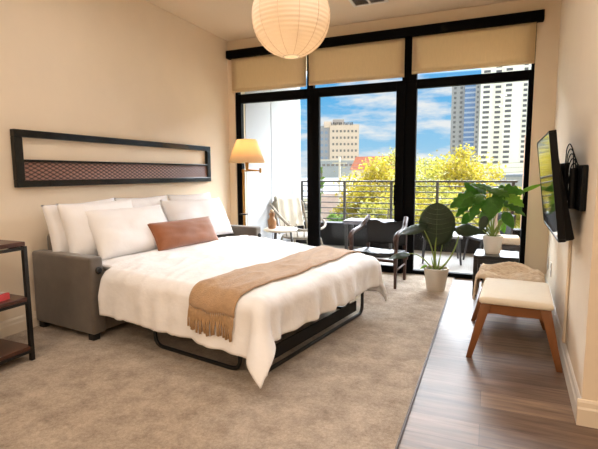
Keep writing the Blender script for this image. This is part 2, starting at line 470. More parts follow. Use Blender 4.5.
# throw with fringe
THR = mat('tan woven throw', rgb(178, 144, 108), .95, var=.12, scale=30, bump=.5, bscale=160, stretch=(1, .35, 1), sheen=.3)
T0, T1 = -.42, -.09
Bn, Bf = -.145, BW + .16
def tf(u, v):
    b = Bn + (Bf - Bn) * v
    a = T0 + (T1 - T0) * u + .012 * math.sin(b * 3.0)
    return drape(a, b, .008 + .008 * abs(noise.noise(Vector((u * 3, v * 6, 4)))))
throw = face_up(link('throw_blanket', grid(26, 110, tf), THR, None, smooth=True))
solid(throw, .007, 1)
tag(throw, 'tan woven throw with knotted fringe laid across the foot of the white bed', 'throw blanket')
FR = mat('tan fringe yarn', rgb(176, 142, 104), .95, var=.2, scale=60)
for k in range(28):
    a = T0 + .012 * math.sin(Bn * 3) + (T1 - T0) * (k + .5) / 28
    p0 = drape(a, Bn, .014)
    n2 = Vector((-vb.x, -vb.y, 0))
    p1 = p0 + n2 * .006 + Vector((0, 0, -.035)); sx = rnd.uniform(-.006, .006)
    p2 = p0 + n2 * .012 + Vector((sx, 0, -.075)); p3 = p0 + n2 * .010 + Vector((sx * 1.8, 0, -.115 - rnd.uniform(0, .02)))
    bm = tube([p0, p1, p2, p3], [.0035, .0062, .0046, .0062], 7)
    link('fringe_tassel', bm, FR, throw, smooth=True)

# --------------------------------------------------- pillows
PIL = mat('white pillowcase', rgb(243, 242, 242), .85, var=.012, scale=7, bump=.4, bscale=10, sheen=.1)
def pillow_bm(w, h, t, seed=0, pinch=.05, flange=0.0):
    n = 26
    bm = bmesh.new()
    def pt(u, v, s):
        x = -1 + 2 * u; y = -1 + 2 * v
        th = max(0, (1 - abs(x) ** 2.6)) ** .55 * max(0, (1 - abs(y) ** 2.6)) ** .55
        k = 1 - pinch * (1 - abs(y) ** 1.5) * abs(x) ** 3
        k2 = 1 - pinch * 1.4 * (1 - abs(x) ** 1.5) * abs(y) ** 3
        X = x * w / 2 * k; Y = y * h / 2 * k2
        nz = noise.noise(Vector((x * 1.7 + seed, y * 1.7, seed * 2.1))) * .18 + noise.noise(Vector((x * 4 + seed, y * 4, 1.1))) * .07
        Z = s * t / 2 * th * (1 + nz)
        return (X, Y, Z)
    for s in (1, -1):
        V = [[bm.verts.new(pt(i / n, j / n, s)) for j in range(n + 1)] for i in range(n + 1)]
        for i in range(n):
            for j in range(n):
                bm.faces.new((V[i][j], V[i + 1][j], V[i + 1][j + 1], V[i][j + 1]))
    bmesh.ops.remove_doubles(bm, verts=bm.verts, dist=1e-5)
    return bm
def pillow(c, w, h, t, tilt, rz, roll, seed, label, m=None, name='pillow', group='white bed pillows'):
    """tilt: lean back from upright; faces +u; c is the bottom centre"""
    bm = pillow_bm(w, h, t, seed)
    M = (Matrix.Translation(c) @ Matrix.Rotation(rz, 4, 'Z') @ Matrix.Rotation(-tilt, 4, 'Y') @ Matrix.Rotation(roll, 4, 'X')
         @ Matrix.Translation((0, 0, h / 2)) @ Matrix(((0, 0, 1, 0), (1, 0, 0, 0), (0, 1, 0, 0), (0, 0, 0, 1))))
    bm.transform(M)
    o = link(name, bm, m or PIL, None, smooth=True)
    tag(o, label, 'cushion' if m else 'pillow', group)
    return o
ZP = .505
pillow((-2.80, 2.50, ZP), .62, .42, .17, R(12), R(-6), R(2), 1, 'white pillow at the back of the left stack, closest to the near sofa arm')
pillow((-2.66, 2.545, ZP), .66, .43, .18, R(18), R(-6), R(0), 4, 'white pillow sandwiched in the middle of the left stack of pillows')
pillow((-2.46, 2.665, ZP), .70, .41, .20, R(31), R(-12), R(0), 9, 'white pillow at the front of the left stack, behind the rust cushion')
pillow((-2.76, 3.12, ZP), .60, .43, .17, R(14), R(-6), R(0), 14, 'white pillow at the back centre, peeking between the two front pillows')
pillow((-2.71, 3.75, ZP), .62, .43, .17, R(14), R(-6), R(0), 22, 'white pillow at the back, below the right end of the headboard panel')
pillow((-2.49, 3.58, ZP), .80, .42, .20, R(28), R(-8), R(-1), 31, 'white front pillow nearest the floor lamp, behind the rust cushion')
RUST = mat('rust velvet', rgb(142, 82, 40), .75, var=.1, scale=12, sheen=.6, bump=.08, bscale=200)
pillow((-2.29, 3.06, .517), .70, .25, .13, R(30), R(-9), R(0), 40, 'rust brown velvet lumbar cushion leaning on the white pillows', RUST, 'lumbar_cushion', 'rust lumbar cushion')
del bpy.data.objects['lumbar_cushion']['group']

# --------------------------------------------------- headboard panel
hb = thing('headboard_panel', 'black framed wall panel with woven brown lower half above the bed', 'headboard', (XL, 2.09, 1.03))
HW, HH, FT, FD = 2.35, .402, .052, .04
LAC = mat('black lacquer', rgb(20, 19, 16), .25, coat=.15, spec=.3)
bm = bmesh.new()
add_box(bm, (0, 0, HH - FT), (FD, HW, HH), .004); add_box(bm, (0, 0, 0), (FD, HW, FT - .004), .004)
add_box(bm, (0, 0, FT - .004), (FD - .001, FT + .01, HH - FT), .004); add_box(bm, (0, HW - FT - .01, FT - .004), (FD - .001, HW, HH - FT), .004)
add_box(bm, (.004, FT + .01, .178), (FD - .004, HW - FT - .01, .196), .003)
link('frame', bm, LAC, hb)
def weave_mat():
    m = bpy.data.materials.new('woven brown cane'); m.use_nodes = True
    nt = m.node_tree; N = nt.nodes; L = nt.links; b = N['Principled BSDF']; b.inputs['Roughness'].default_value = .45
    tc = N.new('ShaderNodeTexCoord'); sp = N.new('ShaderNodeSeparateXYZ'); L.new(tc.outputs['Object'], sp.inputs[0])
    def mth(op, a, bb=None):
        n = N.new('ShaderNodeMath'); n.operation = op
        for i, v in enumerate((a, bb)):
            if v is None: continue
            if isinstance(v, (int, float)): n.inputs[i].default_value = v
            else: L.new(v, n.inputs[i])
        return n.outputs[0]
    K = PI / .03
    p = mth('ADD', mth('MULTIPLY', sp.outputs['Y'], .5), sp.outputs['Z']); q = mth('SUBTRACT', mth('MULTIPLY', sp.outputs['Y'], .5), sp.outputs['Z'])
    s = mth('MULTIPLY', mth('ABSOLUTE', mth('SINE', mth('MULTIPLY', p, K))), mth('ABSOLUTE', mth('SINE', mth('MULTIPLY', q, K))))
    f = mth('POWER', s, .6)
    rp = N.new('ShaderNodeValToRGB'); e = rp.color_ramp.elements
    e[0].color = rgb(60, 36, 28); e[0].position = .25; e[1].color = rgb(156, 114, 96); e[1].position = .8
    L.new(f, rp.inputs['Fac']); L.new(rp.outputs['Color'], b.inputs['Base Color'])
    bp = N.new('ShaderNodeBump'); bp.inputs['Strength'].default_value = .8; bp.inputs['Distance'].default_value = .008
    L.new(f, bp.inputs['Height']); L.new(bp.outputs['Normal'], b.inputs['Normal'])
    return m
K = PI / .03
link('woven_panel', grid(480, 30, lambda u, v: (.018 + .006 * abs(math.sin((u * 1.115 + v * .13) * K) * math.sin((u * 1.115 - v * .13) * K)), FT + .01 + u * (HW - 2 * FT - .02), FT - .004 + v * .13)), weave_mat(), hb, smooth=True)

# --------------------------------------------------- paper lantern
LX, LY, LZ, LR = -1.214, 2.736, 2.113, .252
lan = thing('paper_lantern', 'round white paper lantern pendant hanging from the ceiling', 'pendant lamp', (LX, LY, LZ))
def paper_mat():
    m = bpy.data.materials.new('ribbed rice paper'); m.use_nodes = True
    nt = m.node_tree; N = nt.nodes; L = nt.links; b = N['Principled BSDF']
    b.inputs['Base Color'].default_value = rgb(250, 241, 224); b.inputs['Roughness'].default_value = .9
    tr = N.new('ShaderNodeBsdfTranslucent'); tr.inputs['Color'].default_value = rgb(245, 222, 190)
    mx = N.new('ShaderNodeMixShader'); mx.inputs['Fac'].default_value = .38
    L.new(b.outputs[0], mx.inputs[1]); L.new(tr.outputs[0], mx.inputs[2]); L.new(mx.outputs[0], N['Material Output'].inputs['Surface'])
    return m
prof = []
NR = 26
for k in range(NR * 4 + 1):
    th = R(12) + (PI - R(24)) * k / (NR * 4)
    bul = 1 - .012 * (abs(math.sin(k * PI / 4 / 1.0)) < .2)
    rr = LR * (.985 + .015 * abs(math.sin(k * PI / 4)))
    prof.append((rr * math.sin(th), rr * math.cos(th)))
link('paper_shade', lathe(prof, 48), paper_mat(), lan, smooth=True)
bm = bmesh.new()
for k in range(12):
    a = 2 * PI * k / 12 + .1
    add_tube(bm, [(LR * 1.0 * math.sin(t) * math.cos(a), LR * 1.0 * math.sin(t) * math.sin(a), LR * 1.0 * math.cos(t)) for t in [R(12) + (PI - R(24)) * i / 20 for i in range(21)]], .0016, 5)
link('wire_ribs', bm, mat('pale paper seam', rgb(222, 200, 170), .8), lan, smooth=True)
for s in (1, -1):
    link('wire_ring', tube([(LR * math.sin(R(12)) * math.cos(k * PI / 12), LR * math.sin(R(12)) * math.sin(k * PI / 12), s * LR * math.cos(R(12))) for k in range(25)], .003, 6), mat('white wire', rgb(225, 215, 200), .5), lan, smooth=True)
link('cord', tube([(0, 0, ZC - LZ), (0, 0, .12)], .003, 6), mat('white cord', rgb(225, 215, 200), .6), lan)
link('canopy', lathe([(0, -.025), (.05, -.022), (.055, 0), (0, 0)], 24, (0, 0, ZC - LZ)), TRIM, lan, smooth=True, angle=40)
link('socket', lathe([(0, .12), (.02, .12), (.022, .05), (0, .05)], 16), TRIM, lan, smooth=True, angle=40)
link('bulb', lathe([(0, -.05), (.02, -.045), (.032, -.02), (.03, .01), (.016, .05), (0, .05)], 20), emit_mat('warm bulb', (1, .76, .5, 1), 1.5), lan, smooth=True)
ld = bpy.data.lights.new('lantern_bulb', 'POINT'); ld.energy = .9; ld.color = (1, .76, .5); ld.shadow_soft_size = .05
lo = bpy.data.objects.new('bulb_glow', ld); C.objects.link(lo); lo.parent = lan; lo.location = (0, 0, -.07)

# --------------------------------------------------- floor lamp
BRASS = mat('aged brass', rgb(190, 140, 70), .3, metal=1.0)
fl = thing('floor_lamp', 'brass swing-arm floor lamp with cream cone shade behind the far sofa arm', 'floor lamp', (-2.612, 4.5, 0))
link('base', lathe([(0, .008), (.12, .008), (.12, .022), (.1, .028), (.02, .034), (0, .034)], 32), BRASS, fl, smooth=True, angle=40)
link('pole', tube([(0, 0, .03), (0, 0, 1.17)], .011, 14), BRASS, fl, smooth=True, angle=50)
link('knuckle', lathe([(0, 1.13), (.016, 1.132), (.016, 1.168), (0, 1.172)], 16), BRASS, fl, smooth=True, angle=40)
link('swing_arm', tube([(0, 0, 1.15), (.235, -.02, 1.15)], .007), BRASS, fl, smooth=True)
link('swing_arm', tube([(.235, -.02, 1.15), (.085, -.06, 1.162)], .007), BRASS, fl, smooth=True)
link('pivot', lathe([(0, 1.125), (.013, 1.127), (.013, 1.178), (0, 1.18)], 14, (.235, -.02, 0)), BRASS, fl, smooth=True, angle=40)
link('socket', lathe([(0, 1.155), (.014, 1.157), (.02, 1.18), (.02, 1.27), (0, 1.27)], 16, (.085, -.06, 0)), BRASS, fl, smooth=True, angle=40)
def shade_mat():
    m = mat('cream lamp shade cloth', rgb(248, 224, 184), .85, transl=.5)
    return m
shd = link('lamp_shade', lathe([(.208, 1.24), (.108, 1.497)], 40, (.085, -.06, 0)), shade_mat(), fl, smooth=True)
solid(shd, .002)
link('bulb', lathe([(0, 1.38), (.02, 1.375), (.03, 1.35), (.026, 1.32), (.014, 1.27), (0, 1.27)], 18, (.085, -.06, 0)), emit_mat('warm lamp bulb', (1, .66, .32, 1), 6), fl, smooth=True)
ld = bpy.data.lights.new('floor_lamp_bulb', 'POINT'); ld.energy = 3.2; ld.color = (1, .76, .5); ld.shadow_soft_size = .04
lo = bpy.data.objects.new('bulb_glow', ld); C.objects.link(lo); lo.parent = fl; lo.location = (.085, -.06, 1.40)
link('bracket', box((-.03, -.06, .645), (.06, .0, .66), .004), DKFT, fl)

# --------------------------------------------------- shelf unit on the left
WN = mat('dark walnut', rgb(70, 37, 25), .4, var=.25, scale=5, stretch=(6, 1, 6), coat=.15)
sh = thing('shelf_unit', 'open shelf unit with dark walnut boards and black metal legs by the left wall', 'shelving unit', (-3.02, .85, 0))
SW, SL = .53, .905
for z in (.075, .375, .705):
    s_ = link('shelf_board', box((.01, .005, z), (SW, SL - .005, z + .025), .004), WN, sh)
for z in (.058, .358, .682):
    bm = bmesh.new()
    add_box(bm, (SW - .022, .02, z), (SW, SL - .02, z + .0168)); add_box(bm, (.0, .02, z), (.022, SL - .02, z + .0168))
    add_box(bm, (.02, SL - .022, z), (SW - .02, SL, z + .0168)); add_box(bm, (.02, 0, z), (SW - .02, .022, z + .0168))
    link('shelf_rail', bm, BLKTUBE, sh)
for x in (0, SW - .022):
    for y in (-.001, SL - .021):
        link('leg', box((x, y, .008), (x + .024, y + .024, .703), .002), BLKTUBE, sh)
t = thing('card_box', 'small red and white box on the middle walnut shelf', 'box', (-2.62, 1.60, .4005), R(8))
link('carton', box((-.08, -.06, 0), (.08, .06, .036), .002), mat('white printed card', rgb(225, 220, 214), .6, var=.06, scale=30), t)
bm = bmesh.new(); add_box(bm, (.0805, -.0612, .0), (.082, .0612, .0365)); add_box(bm, (.066, -.0615, 0), (.0806, -.0602, .0365)); add_box(bm, (.066, -.061, .0362), (.0806, .061, .0372))
link('red_end', bm, mat('red printed card', rgb(205, 70, 70), .6), t)
link('front_panel', box((-.05, -.0612, .006), (.03, -.0602, .03)), mat('green grey print', rgb(120, 140, 128), .6), t)

# --------------------------------------------------- leather sling chair
CW = mat('dark stained chair wood', rgb(62, 34, 22), .55, var=.2, scale=8, stretch=(1, 1, .2))
LEA = mat('black leather', rgb(13, 13, 14), .42, bump=.15, bscale=70, spec=.35)
ch = thing('sling_chair', 'dark wood armchair with slung black leather seat beside the foot of the bed', 'armchair', (-1.005, 4.45, 0), R(-7))
hw = .232
for sx in (-1, 1):
    link('leg', taper_leg((sx * hw, -.19, .50), (sx * hw, -.20, .008), .034, .024), CW, ch, smooth=True, angle=40)
    link('leg', taper_leg((sx * (hw - .03), .20, .655), (sx * (hw - .03), .20, .008), .034, .026), CW, ch, smooth=True, angle=40)
    bm = bmesh.new()
    P = rounded([(sx * hw, -.205, .40), (sx * hw, -.225, .49), (sx * hw, -.16, .53), (sx * hw, .06, .555), (sx * (hw - .03), .21, .655)], .06, 6)
    add_tube(bm, P, [.012 + .012 * min(1, i / 4) for i in range(len(P))], 12)
    link('armrest', bm, CW, ch, smooth=True)
    link('side_rail', tube([(sx * hw, -.19, .30), (sx * (hw - .03), .20, .27)], .014), CW, ch, smooth=True)
    link('side_rail', tube([(sx * hw, -.19, .18), (sx * (hw - .03), .20, .18)], .010), CW, ch, smooth=True)
link('cross_rail', tube([(-hw, -.19, .27), (hw, -.19, .27)], .014), CW, ch, smooth=True)
link('cross_rail', tube([(-hw, .20, .24), (hw, .20, .24)], .014), CW, ch, smooth=True)
st = link('seat', grid(16, 16, lambda u, v: (-hw + .02 + 2 * (hw - .02) * u, -.19 + .37 * v, .335 - .02 * v - .035 * math.sin(PI * u) * math.sin(PI * v) + .012 * math.cos(PI * u) ** 2)), LEA, ch, smooth=True)
solid(st, .035)
bk = link('backrest', grid(24, 14, lambda u, v: (-hw + .015 + 2 * (hw - .015) * u, .185 + .045 * math.sin(PI * u) - .02 * v * 0 + .03 * (1 - v) * -1 * 0, .375 + v * (.262 - .035 * math.sin(PI * u) - .006 * math.sin(u * 19)) + .006 * math.sin(u * 13 + v * 5))), LEA, ch, smooth=True)
solid(bk, .022)

# --------------------------------------------------- plants
LEAFD = mat('dark green leaf', rgb(42, 58, 32), .45, var=.25, scale=14, transl=.22)
LEAFM = mat('monstera green leaf', rgb(78, 132, 44), .38, var=.25, scale=14, transl=.42)
LEAFB = mat('fresh green leaf', rgb(130, 182, 60), .4, var=.2, scale=14, transl=.4)
STEM = mat('pale green stem', rgb(128, 148, 64), .5, var=.15, scale=10)
SOIL = mat('potting soil', rgb(48, 36, 28), .95, bump=.8, bscale=60)
POTG = mat('off white pot', rgb(205, 194, 176), .6, var=.03, scale=9)
POTW = mat('matt white pot', rgb(232, 226, 216), .5)
def leaf_bm(L, W, lobes=0, curl=.18, fold=.12, notch=.22, depth=.5, shape=.62, expo=.9):
    """heart-shaped blade from the petiole at the origin along +x, facing +z"""
    bm = bmesh.new(); n = 26; m = 5
    rows = []
    for i in range(n + 1):
        t = i / n
        w = (math.sin(PI * t ** shape)) ** expo * W / 2
        if lobes:
            w *= 1 - depth * (.5 + .5 * math.cos(t * lobes * 2 * PI)) * min(1, t * 4) * (1 - t * .3)
        row = []
        for j in range(-m, m + 1):
            s = j / m
            y = s * w
            back = -notch * L * (1 - t) ** 3 * abs(s) ** 1.2
            x = t * L + back
            z = -curl * L * t * t + fold * abs(y) - .35 * y * y / W + .01 * W * math.cos(t * 40) * abs(s)
            row.append(bm.verts.new((x, y, z)))
        rows.append(row)
    for i in range(n):
        for j in range(2 * m):
            f = (rows[i][j], rows[i + 1][j], rows[i + 1][j + 1], rows[i][j + 1])
            try: bm.faces.new(f)
            except ValueError: pass
    bmesh.ops.remove_doubles(bm, verts=bm.verts, dist=1e-5)
    return bm
VEIN = mat('pale leaf vein', rgb(74, 90, 52), .5)
def put_leaf(parent, base, d, nrm, L, W, m, lobes=0, veins=False, **k):
    """blade at base pointing along d, upper face towards nrm (parent space)"""
    x = Vector(d).normalized(); z = Vector(nrm); z = (z - x * z.dot(x)).normalized(); y = z.cross(x)
    M = Matrix.Translation(base) @ Matrix(((x.x, y.x, z.x, 0), (x.y, y.y, z.y, 0), (x.z, y.z, z.z, 0), (0, 0, 0, 1)))
    bm = leaf_bm(L, W, lobes, **k); bm.transform(M)
    o = link('leaf', bm, m, parent, smooth=True); solid(o, .0012, 0)
    if veins:
        vb_ = bmesh.new(); cu = k.get('curl', .18); fo = k.get('fold', .12); sh_ = k.get('shape', .62); ex = k.get('expo', .9)
        def on(t, s_):
            w_ = (math.sin(PI * t ** sh_)) ** ex * W / 2 * s_
            return M @ Vector((t * L, w_, -cu * L * t * t + fo * abs(w_) - .35 * w_ * w_ / W + .001))
        add_tube(vb_, [on(.02 + .95 * i / 10, 0) for i in range(11)], [.0034 - .0026 * i / 10 for i in range(11)], 6)
        for t in (.1, .24, .38, .52, .66, .8):
            for sg in (-1, 1):
                add_tube(vb_, [on(min(.97, t + .10 * q * q), sg * .85 * q) for q in (0, .25, .5, .75, 1)], [.0018, .0016, .0013, .001, .0006], 5)
        link('vein', vb_, VEIN, o, smooth=True)
    return o
def arc(p0, p1, sag=(0, 0, .05), n=8):
    p0, p1, s = Vector(p0), Vector(p1), Vector(sag)
    return [p0.lerp(p1, t / n) + s * (4 * (t / n) * (1 - t / n)) for t in range(n + 1)]
def pot(parent, r0, r1, h, m):
    link('pot', lathe([(0, 0), (r0 * .96, 0), (r0, .008), (r1, h - .004), (r1 - .003, h), (r1 - .011, h), (r1 - .014, h - .025), (0, h - .025)], 36), m, parent, smooth=True, angle=35)
    link('soil', lathe([(r1 - .015, h - .022), (0, h - .016)], 24), SOIL, parent, smooth=True)
# alocasia on the floor, blades mostly seen from behind against the light
al = thing('alocasia_plant', 'large heart-leaved plant in a round off-white pot on the carpet', 'potted plant', (-.435, 4.33, .0085))
pot(al, .085, .115, .215, POTG)
def stem_leaf(parent, root, tip, d, nrm, L, W, m, r=.009, sag=(0, 0, .03), **k):
    link('stem', tube(arc(root, tip, sag), [r * (1 - .55 * i / 8) for i in range(9)], 8), STEM, parent, smooth=True)
    put_leaf(parent, tip, d, nrm, L, W, m, **k)
stem_leaf(al, (0, .0, .19), (-.008, .02, .50), (.0, -.06, 1), (0, -1, .1), .33, .33, LEAFD, .012, (-.012, .0, 0), notch=.26, curl=.06, shape=.86, expo=.55, veins=True)
stem_leaf(al, (-.012, -.01, .19), (-.13, -.05, .60), (-.95, -.15, -.18), (-.1, -.45, .9), .23, .17, LEAFD, .009, (.03, 0, .0))
stem_leaf(al, (.02, 0, .19), (.20, .0, .585), (.9, -.1, .12), (0, -.6, .8), .20, .17, LEAFD, .010, (.03, 0, -.03), curl=.3)
stem_leaf(al, (-.025, -.03, .19), (-.26, -.14, .35), (-.8, -.35, -.1), (-.2, -.4, .9), .17, .12, LEAFD, .007, (0, 0, .06))
stem_leaf(al, (.01, .03, .19), (.05, .08, .48), (.5, .5, .5), (.3, -.6, .7), .14, .11, LEAFD, .007, (0, 0, 0))
stem_leaf(al, (-.02, -.04, .19), (-.085, -.09, .245), (-.7, -.3, -.3), (0, -.3, .9), .06, .045, LEAFB, .004, (0, 0, .01))
# bunch of short stem sheaths
for dx, dy, h_ in ((-.03, -.02, .15), (.03, -.02, .13), (-.05, .01, .12)):
    link('stem', tube([(dx * .3, dy * .3, .19), (dx, dy, .19 + h_)], [.009, .003], 7), STEM, al, smooth=True)

# black side table
BT_ = mat('black brown table finish', rgb(24, 23, 24), .3, var=.1, scale=10, coat=.2)
tb = thing('side_table', 'small square black table holding the white-potted plant by the window', 'side table', (.085, 4.44, 0), R(-3))
link('table_top', box((-.185, -.185, .34), (.185, .185, .376), .004), BT_, tb)
for sx in (-1, 1):
    for sy in (-1, 1):
        link('leg', box((sx * .166 - .019, sy * .166 - .019, .0005), (sx * .166 + .019, sy * .166 + .019, .34), .003), BT_, tb)
bm = bmesh.new()
for sy in (-1, 1): add_box(bm, (-.147, sy * .166 - .009, .295), (.147, sy * .166 + .009, .34), .002)
for sx in (-1, 1): add_box(bm, (sx * .166 - .009, -.147, .295), (sx * .166 + .009, .147, .34), .002)
link('apron', bm, BT_, tb)

# split-leaf plant on the table
mo = thing('split_leaf_plant', 'bushy split-leaf plant in a tapered white pot on the black table', 'potted plant', (.045, 4.43, .377))
pot(mo, .066, .088, .165, POTW)
z0 = -.377
ML = [ # tip x,y,z(world), dir, normal, L, W, mat, lobes
    (-.17, 4.40, .90, (-.8, -.1, -.42), (-.2, -.8, .6), .20, .19, LEAFM, 4),
    (-.11, 4.45, .92, (-.45, -.1, .5), (0, -.8, .6), .15, .14, LEAFM, 3),
    (-.05, 4.50, .94, (-.3, -.2, .25), (0, -.6, .8), .16, .15, LEAFM, 4),
    (.03, 4.44, .955, (.4, -.3, -.1), (0, -.6, .9), .17, .15, LEAFM, 4),
    (.09, 4.47, .94, (.7, -.2, .05), (.1, -.8, .5), .20, .19, LEAFM, 4),
    (.13, 4.46, .88, (.3, -.5, -.35), (.1, -.6, .8), .16, .17, LEAFB, 4),
    (.01, 4.38, .86, (.05, -.2, -.9), (-.1, -.95, .2), .17, .17, LEAFM, 0),
    (-.09, 4.38, .84, (-.35, -.2, -.8), (-.3, -.8, .3), .18, .12, LEAFM, 3),
    (.15, 4.40, .84, (.75, -.3, -.3), (.2, -.5, .8), .15, .12, LEAFM, 3),
    (.20, 4.44, .80, (.7, -.2, -.35), (.3, -.5, .8), .13, .10, LEAFM, 3),
    (-.02, 4.38, .76, (-.15, -.3, -.85), (0, -.9, .3), .16, .10, LEAFM, 0),
    (.29, 4.46, .955, (.8, .0, .42), (-.1, -.7, .6), .16, .045, LEAFB, 0),
    (-.20, 4.44, .80, (-.6, -.1, -.6), (-.4, -.7, .4), .13, .11, LEAFM, 3),
    (.11, 4.52, .66, (.3, .1, -.8), (.2, -.9, .2), .12, .07, LEAFB, 0),
    (.06, 4.40, .90, (.2, -.35, -.5), (.1, -.8, .5), .13, .13, LEAFM, 3),
    (-.13, 4.52, .86, (-.5, .2, .1), (-.1, -.7, .7), .16, .14, LEAFM, 4),
    (-.13, 4.36, .87, (-.6, -.35, -.3), (-.3, -.8, .5), .14, .13, LEAFM, 3),
    (.17, 4.37, .90, (.5, -.35, -.3), (.2, -.7, .6), .15, .14, LEAFB, 4),
    (-.07, 4.36, .91, (-.1, -.6, -.3), (0, -.8, .6), .13, .12, LEAFM, 3),
    (.05, 4.52, .86, (.2, .2, -.5), (0, -.9, .4), .15, .14, LEAFB, 3),
    (.19, 4.50, .86, (.6, .2, -.5), (.1, -.9, .4), .14, .12, LEAFM, 3),
    (-.17, 4.46, .72, (-.5, -.1, -.8), (-.3, -.9, .3), .12, .09, LEAFM, 0),
    (.14, 4.36, .74, (.45, -.3, -.7), (.2, -.9, .3), .14, .10, LEAFM, 0),
    (.00, 4.46, .97, (-.5, -.2, .2), (0, -.6, .8), .14, .13, LEAFM, 4),
    (-.03, 4.36, .70, (-.2, -.2, -.7), (0, -.9, .3), .12, .08, LEAFD, 0),
]
for i, (x, y, z, d, nn, L_, W_, m_, lb) in enumerate(ML):
    tip = Vector((x - .045, y - 4.43, z + z0))
    root = Vector((.02 * math.cos(i * 2.4), .02 * math.sin(i * 2.4), .145))
    stem_leaf(mo, root, tip, d, nn, L_, W_, m_, .0042, (tip.x * .25, 0, .04), lobes=lb, depth=.42)

# --------------------------------------------------- ottomans
OW = mat('honey brown wood', rgb(130, 80, 40), .4, var=.2, scale=7, stretch=(1, 1, .15), coat=.15)
OWH = mat('honey brown rail wood', rgb(130, 80, 40), .4, var=.2, scale=7, stretch=(.15, 1, 1), coat=.15)
CRM = mat('cream linen cushion', rgb(236, 224, 202), .85, bump=.1, bscale=220, var=.02, scale=20)
def ottoman(label, loc, rz):
    t = thing('ottoman', label, 'ottoman', loc, rz, 'wooden ottomans on the planks')
    w, d = .185, .275
    for sx in (-1, 1):
        for sy in (-1, 1):
            link('leg', taper_leg((sx * (w - .030), sy * (d - .035), .345), (sx * (w + .055), sy * (d - .02), .0005), .056, .032, .038, .026), OW, t, smooth=True, angle=40)
    for sy in (-1, 1):
        n = 16
        def f(u, v, sy=sy):
            return (-w + .025 + (2 * w - .05) * u, sy * (d - .035), .345 - (1 - v) * (.048 + .016 * (2 * u - 1) ** 4 - .012 * math.cos(u * 4 * PI) * 0 + .012 * math.sin(PI * u)))
        solid(link('apron', grid(n, 2, f), OWH, t, smooth=False), .022, 0)
    for sx in (-1, 1):
        link('apron', box((sx * (w - .012) - .011, -d + .05, .292), (sx * (w - .012) + .011, d - .05, .345), .002), OWH, t)
    n = 24
    bm = bmesh.new(); add_box(bm, (-w - .010, -d - .004, .347), (w + .010, d + .004, .388), .018, 5)
    bmesh.ops.subdivide_edges(bm, edges=[e for e in bm.edges if e.calc_length() > .2], cuts=6, use_grid_fill=True)
    for v in bm.verts:
        if v.co.z > .37: v.co.z += .012 * max(0, 1 - (v.co.x / (w + .01)) ** 2) * max(0, 1 - (v.co.y / (d + .01)) ** 2)
    link('cushion', bm, CRM, t, smooth=True, angle=60)
    return t
ottoman('wooden ottoman with bare cream cushion, nearest the camera side on the planks', (.176, 3.045, 0), R(-3))
lo_ = ottoman('low wooden ottoman covered by a knitted throw, behind the bare one', (.178, 3.78, 0), R(-3))
lo_.scale = (1, 1, .76)
KN = mat('chunky beige knit', rgb(216, 190, 158), .95, col2=rgb(240, 226, 204), scale=9, bump=1.0, bscale=26, stretch=(.8, 4.5, 2))
def knit(u, v):
    x = -.275 + .50 * u; y = -.28 + .47 * v
    z = .372 + .026 * math.sin(u * 9 + v * 3) * math.sin(v * 8 + 1) + .022 * noise.noise(Vector((u * 4, v * 7, 3))) + .012 * abs(math.sin(v * 17 + u * 4 + 1.5 * math.sin(u * 6))) + .004 * math.sin(u * 70) * math.sin(v * 60)
    z += .016 * max(0, 1 - ((u - .5) / .5) ** 2)
    if x < -.214:                       # hangs over the left edge
        k = (-.214 - x)
        x = -.222 - .25 * k + .004 * math.sin(v * 40); z = z - k * 2.6 - .01
    if x > .19: z -= (x - .19) * 1.0
    if y < -.20:                        # falls over the front edge
        k = -.20 - y; y = -.20 - .10 * min(1, k / .03) - .02 * k; z -= k * .6
    return (x, y, z)
kt = face_up(link('knit_throw', grid(70, 70, knit), KN, None, smooth=True))
kt.location = (.178, 3.78, -.030); kt.rotation_euler = (0, 0, R(-3)); solid(kt, .008, 1)
tag(kt, 'chunky beige knitted throw bunched on top of the rear ottoman', 'throw blanket')

# --------------------------------------------------- television on a swing mount
SCR = mat('glossy tv screen', rgb(9, 9, 11), .06, spec=.9)
SCR.node_tree.nodes['Principled BSDF'].inputs['IOR'].default_value = 2.2
BZ = mat('black tv plastic', rgb(8, 8, 9), .45, spec=.2)
tv = thing('television', 'flat black television with glossy screen turned out from the right wall', 'television', (.347, 3.022, .768))
tv.rotation_euler = (0, R(-7.2), R(-1.9))
TW, THh = .50, .555
link('screen', box((-.004, -TW + .012, .016), (.004, TW - .012, THh - .010), .001), SCR, tv)
bm = bmesh.new()
add_box(bm, (-.006, -TW, 0), (.028, TW, .014), .003); add_box(bm, (-.006, -TW, THh - .009), (.028, TW, THh), .003)
add_box(bm, (-.006, -TW, .014), (.028, -TW + .011, THh - .009), .002); add_box(bm, (-.006, TW - .011, .014), (.028, TW, THh - .009), .002)
link('bezel', bm, BZ, tv)
bm = bmesh.new()
a = [bm.verts.new(p) for p in ((.006, -TW + .003, .003), (.068, -TW + .02, .006), (.016, -TW + .003, THh - .003), (.006, -TW + .003, THh - .003),
                               (.006, TW - .003, .003), (.068, TW - .02, .006), (.016, TW - .003, THh - .003), (.006, TW - .003, THh - .003))]
for f in ((0, 1, 2, 3), (7, 6, 5, 4), (0, 4, 5, 1), (1, 5, 6, 2), (2, 6, 7, 3), (3, 7, 4, 0)): bm.faces.new([a[q] for q in f])
bmesh.ops.bevel(bm, geom=list(bm.edges), offset=.005, segments=2, affect='EDGES')
link('back_cover', bm, BZ, tv, smooth=True, angle=40)
tm = thing('tv_mount', 'black articulated wall bracket carrying the television', 'wall mount', (wall_x(2.52), 2.52, 1.035))
link('wall_plate', box((-.030, -.06, -.105), (-.004, .13, .115), .006), BZ, tm)
link('knuckle', lathe([(0, -.1), (.018, -.1), (.018, .1), (0, .1)], 16, (-.048, .05, 0)), BZ, tm, smooth=True, angle=40)
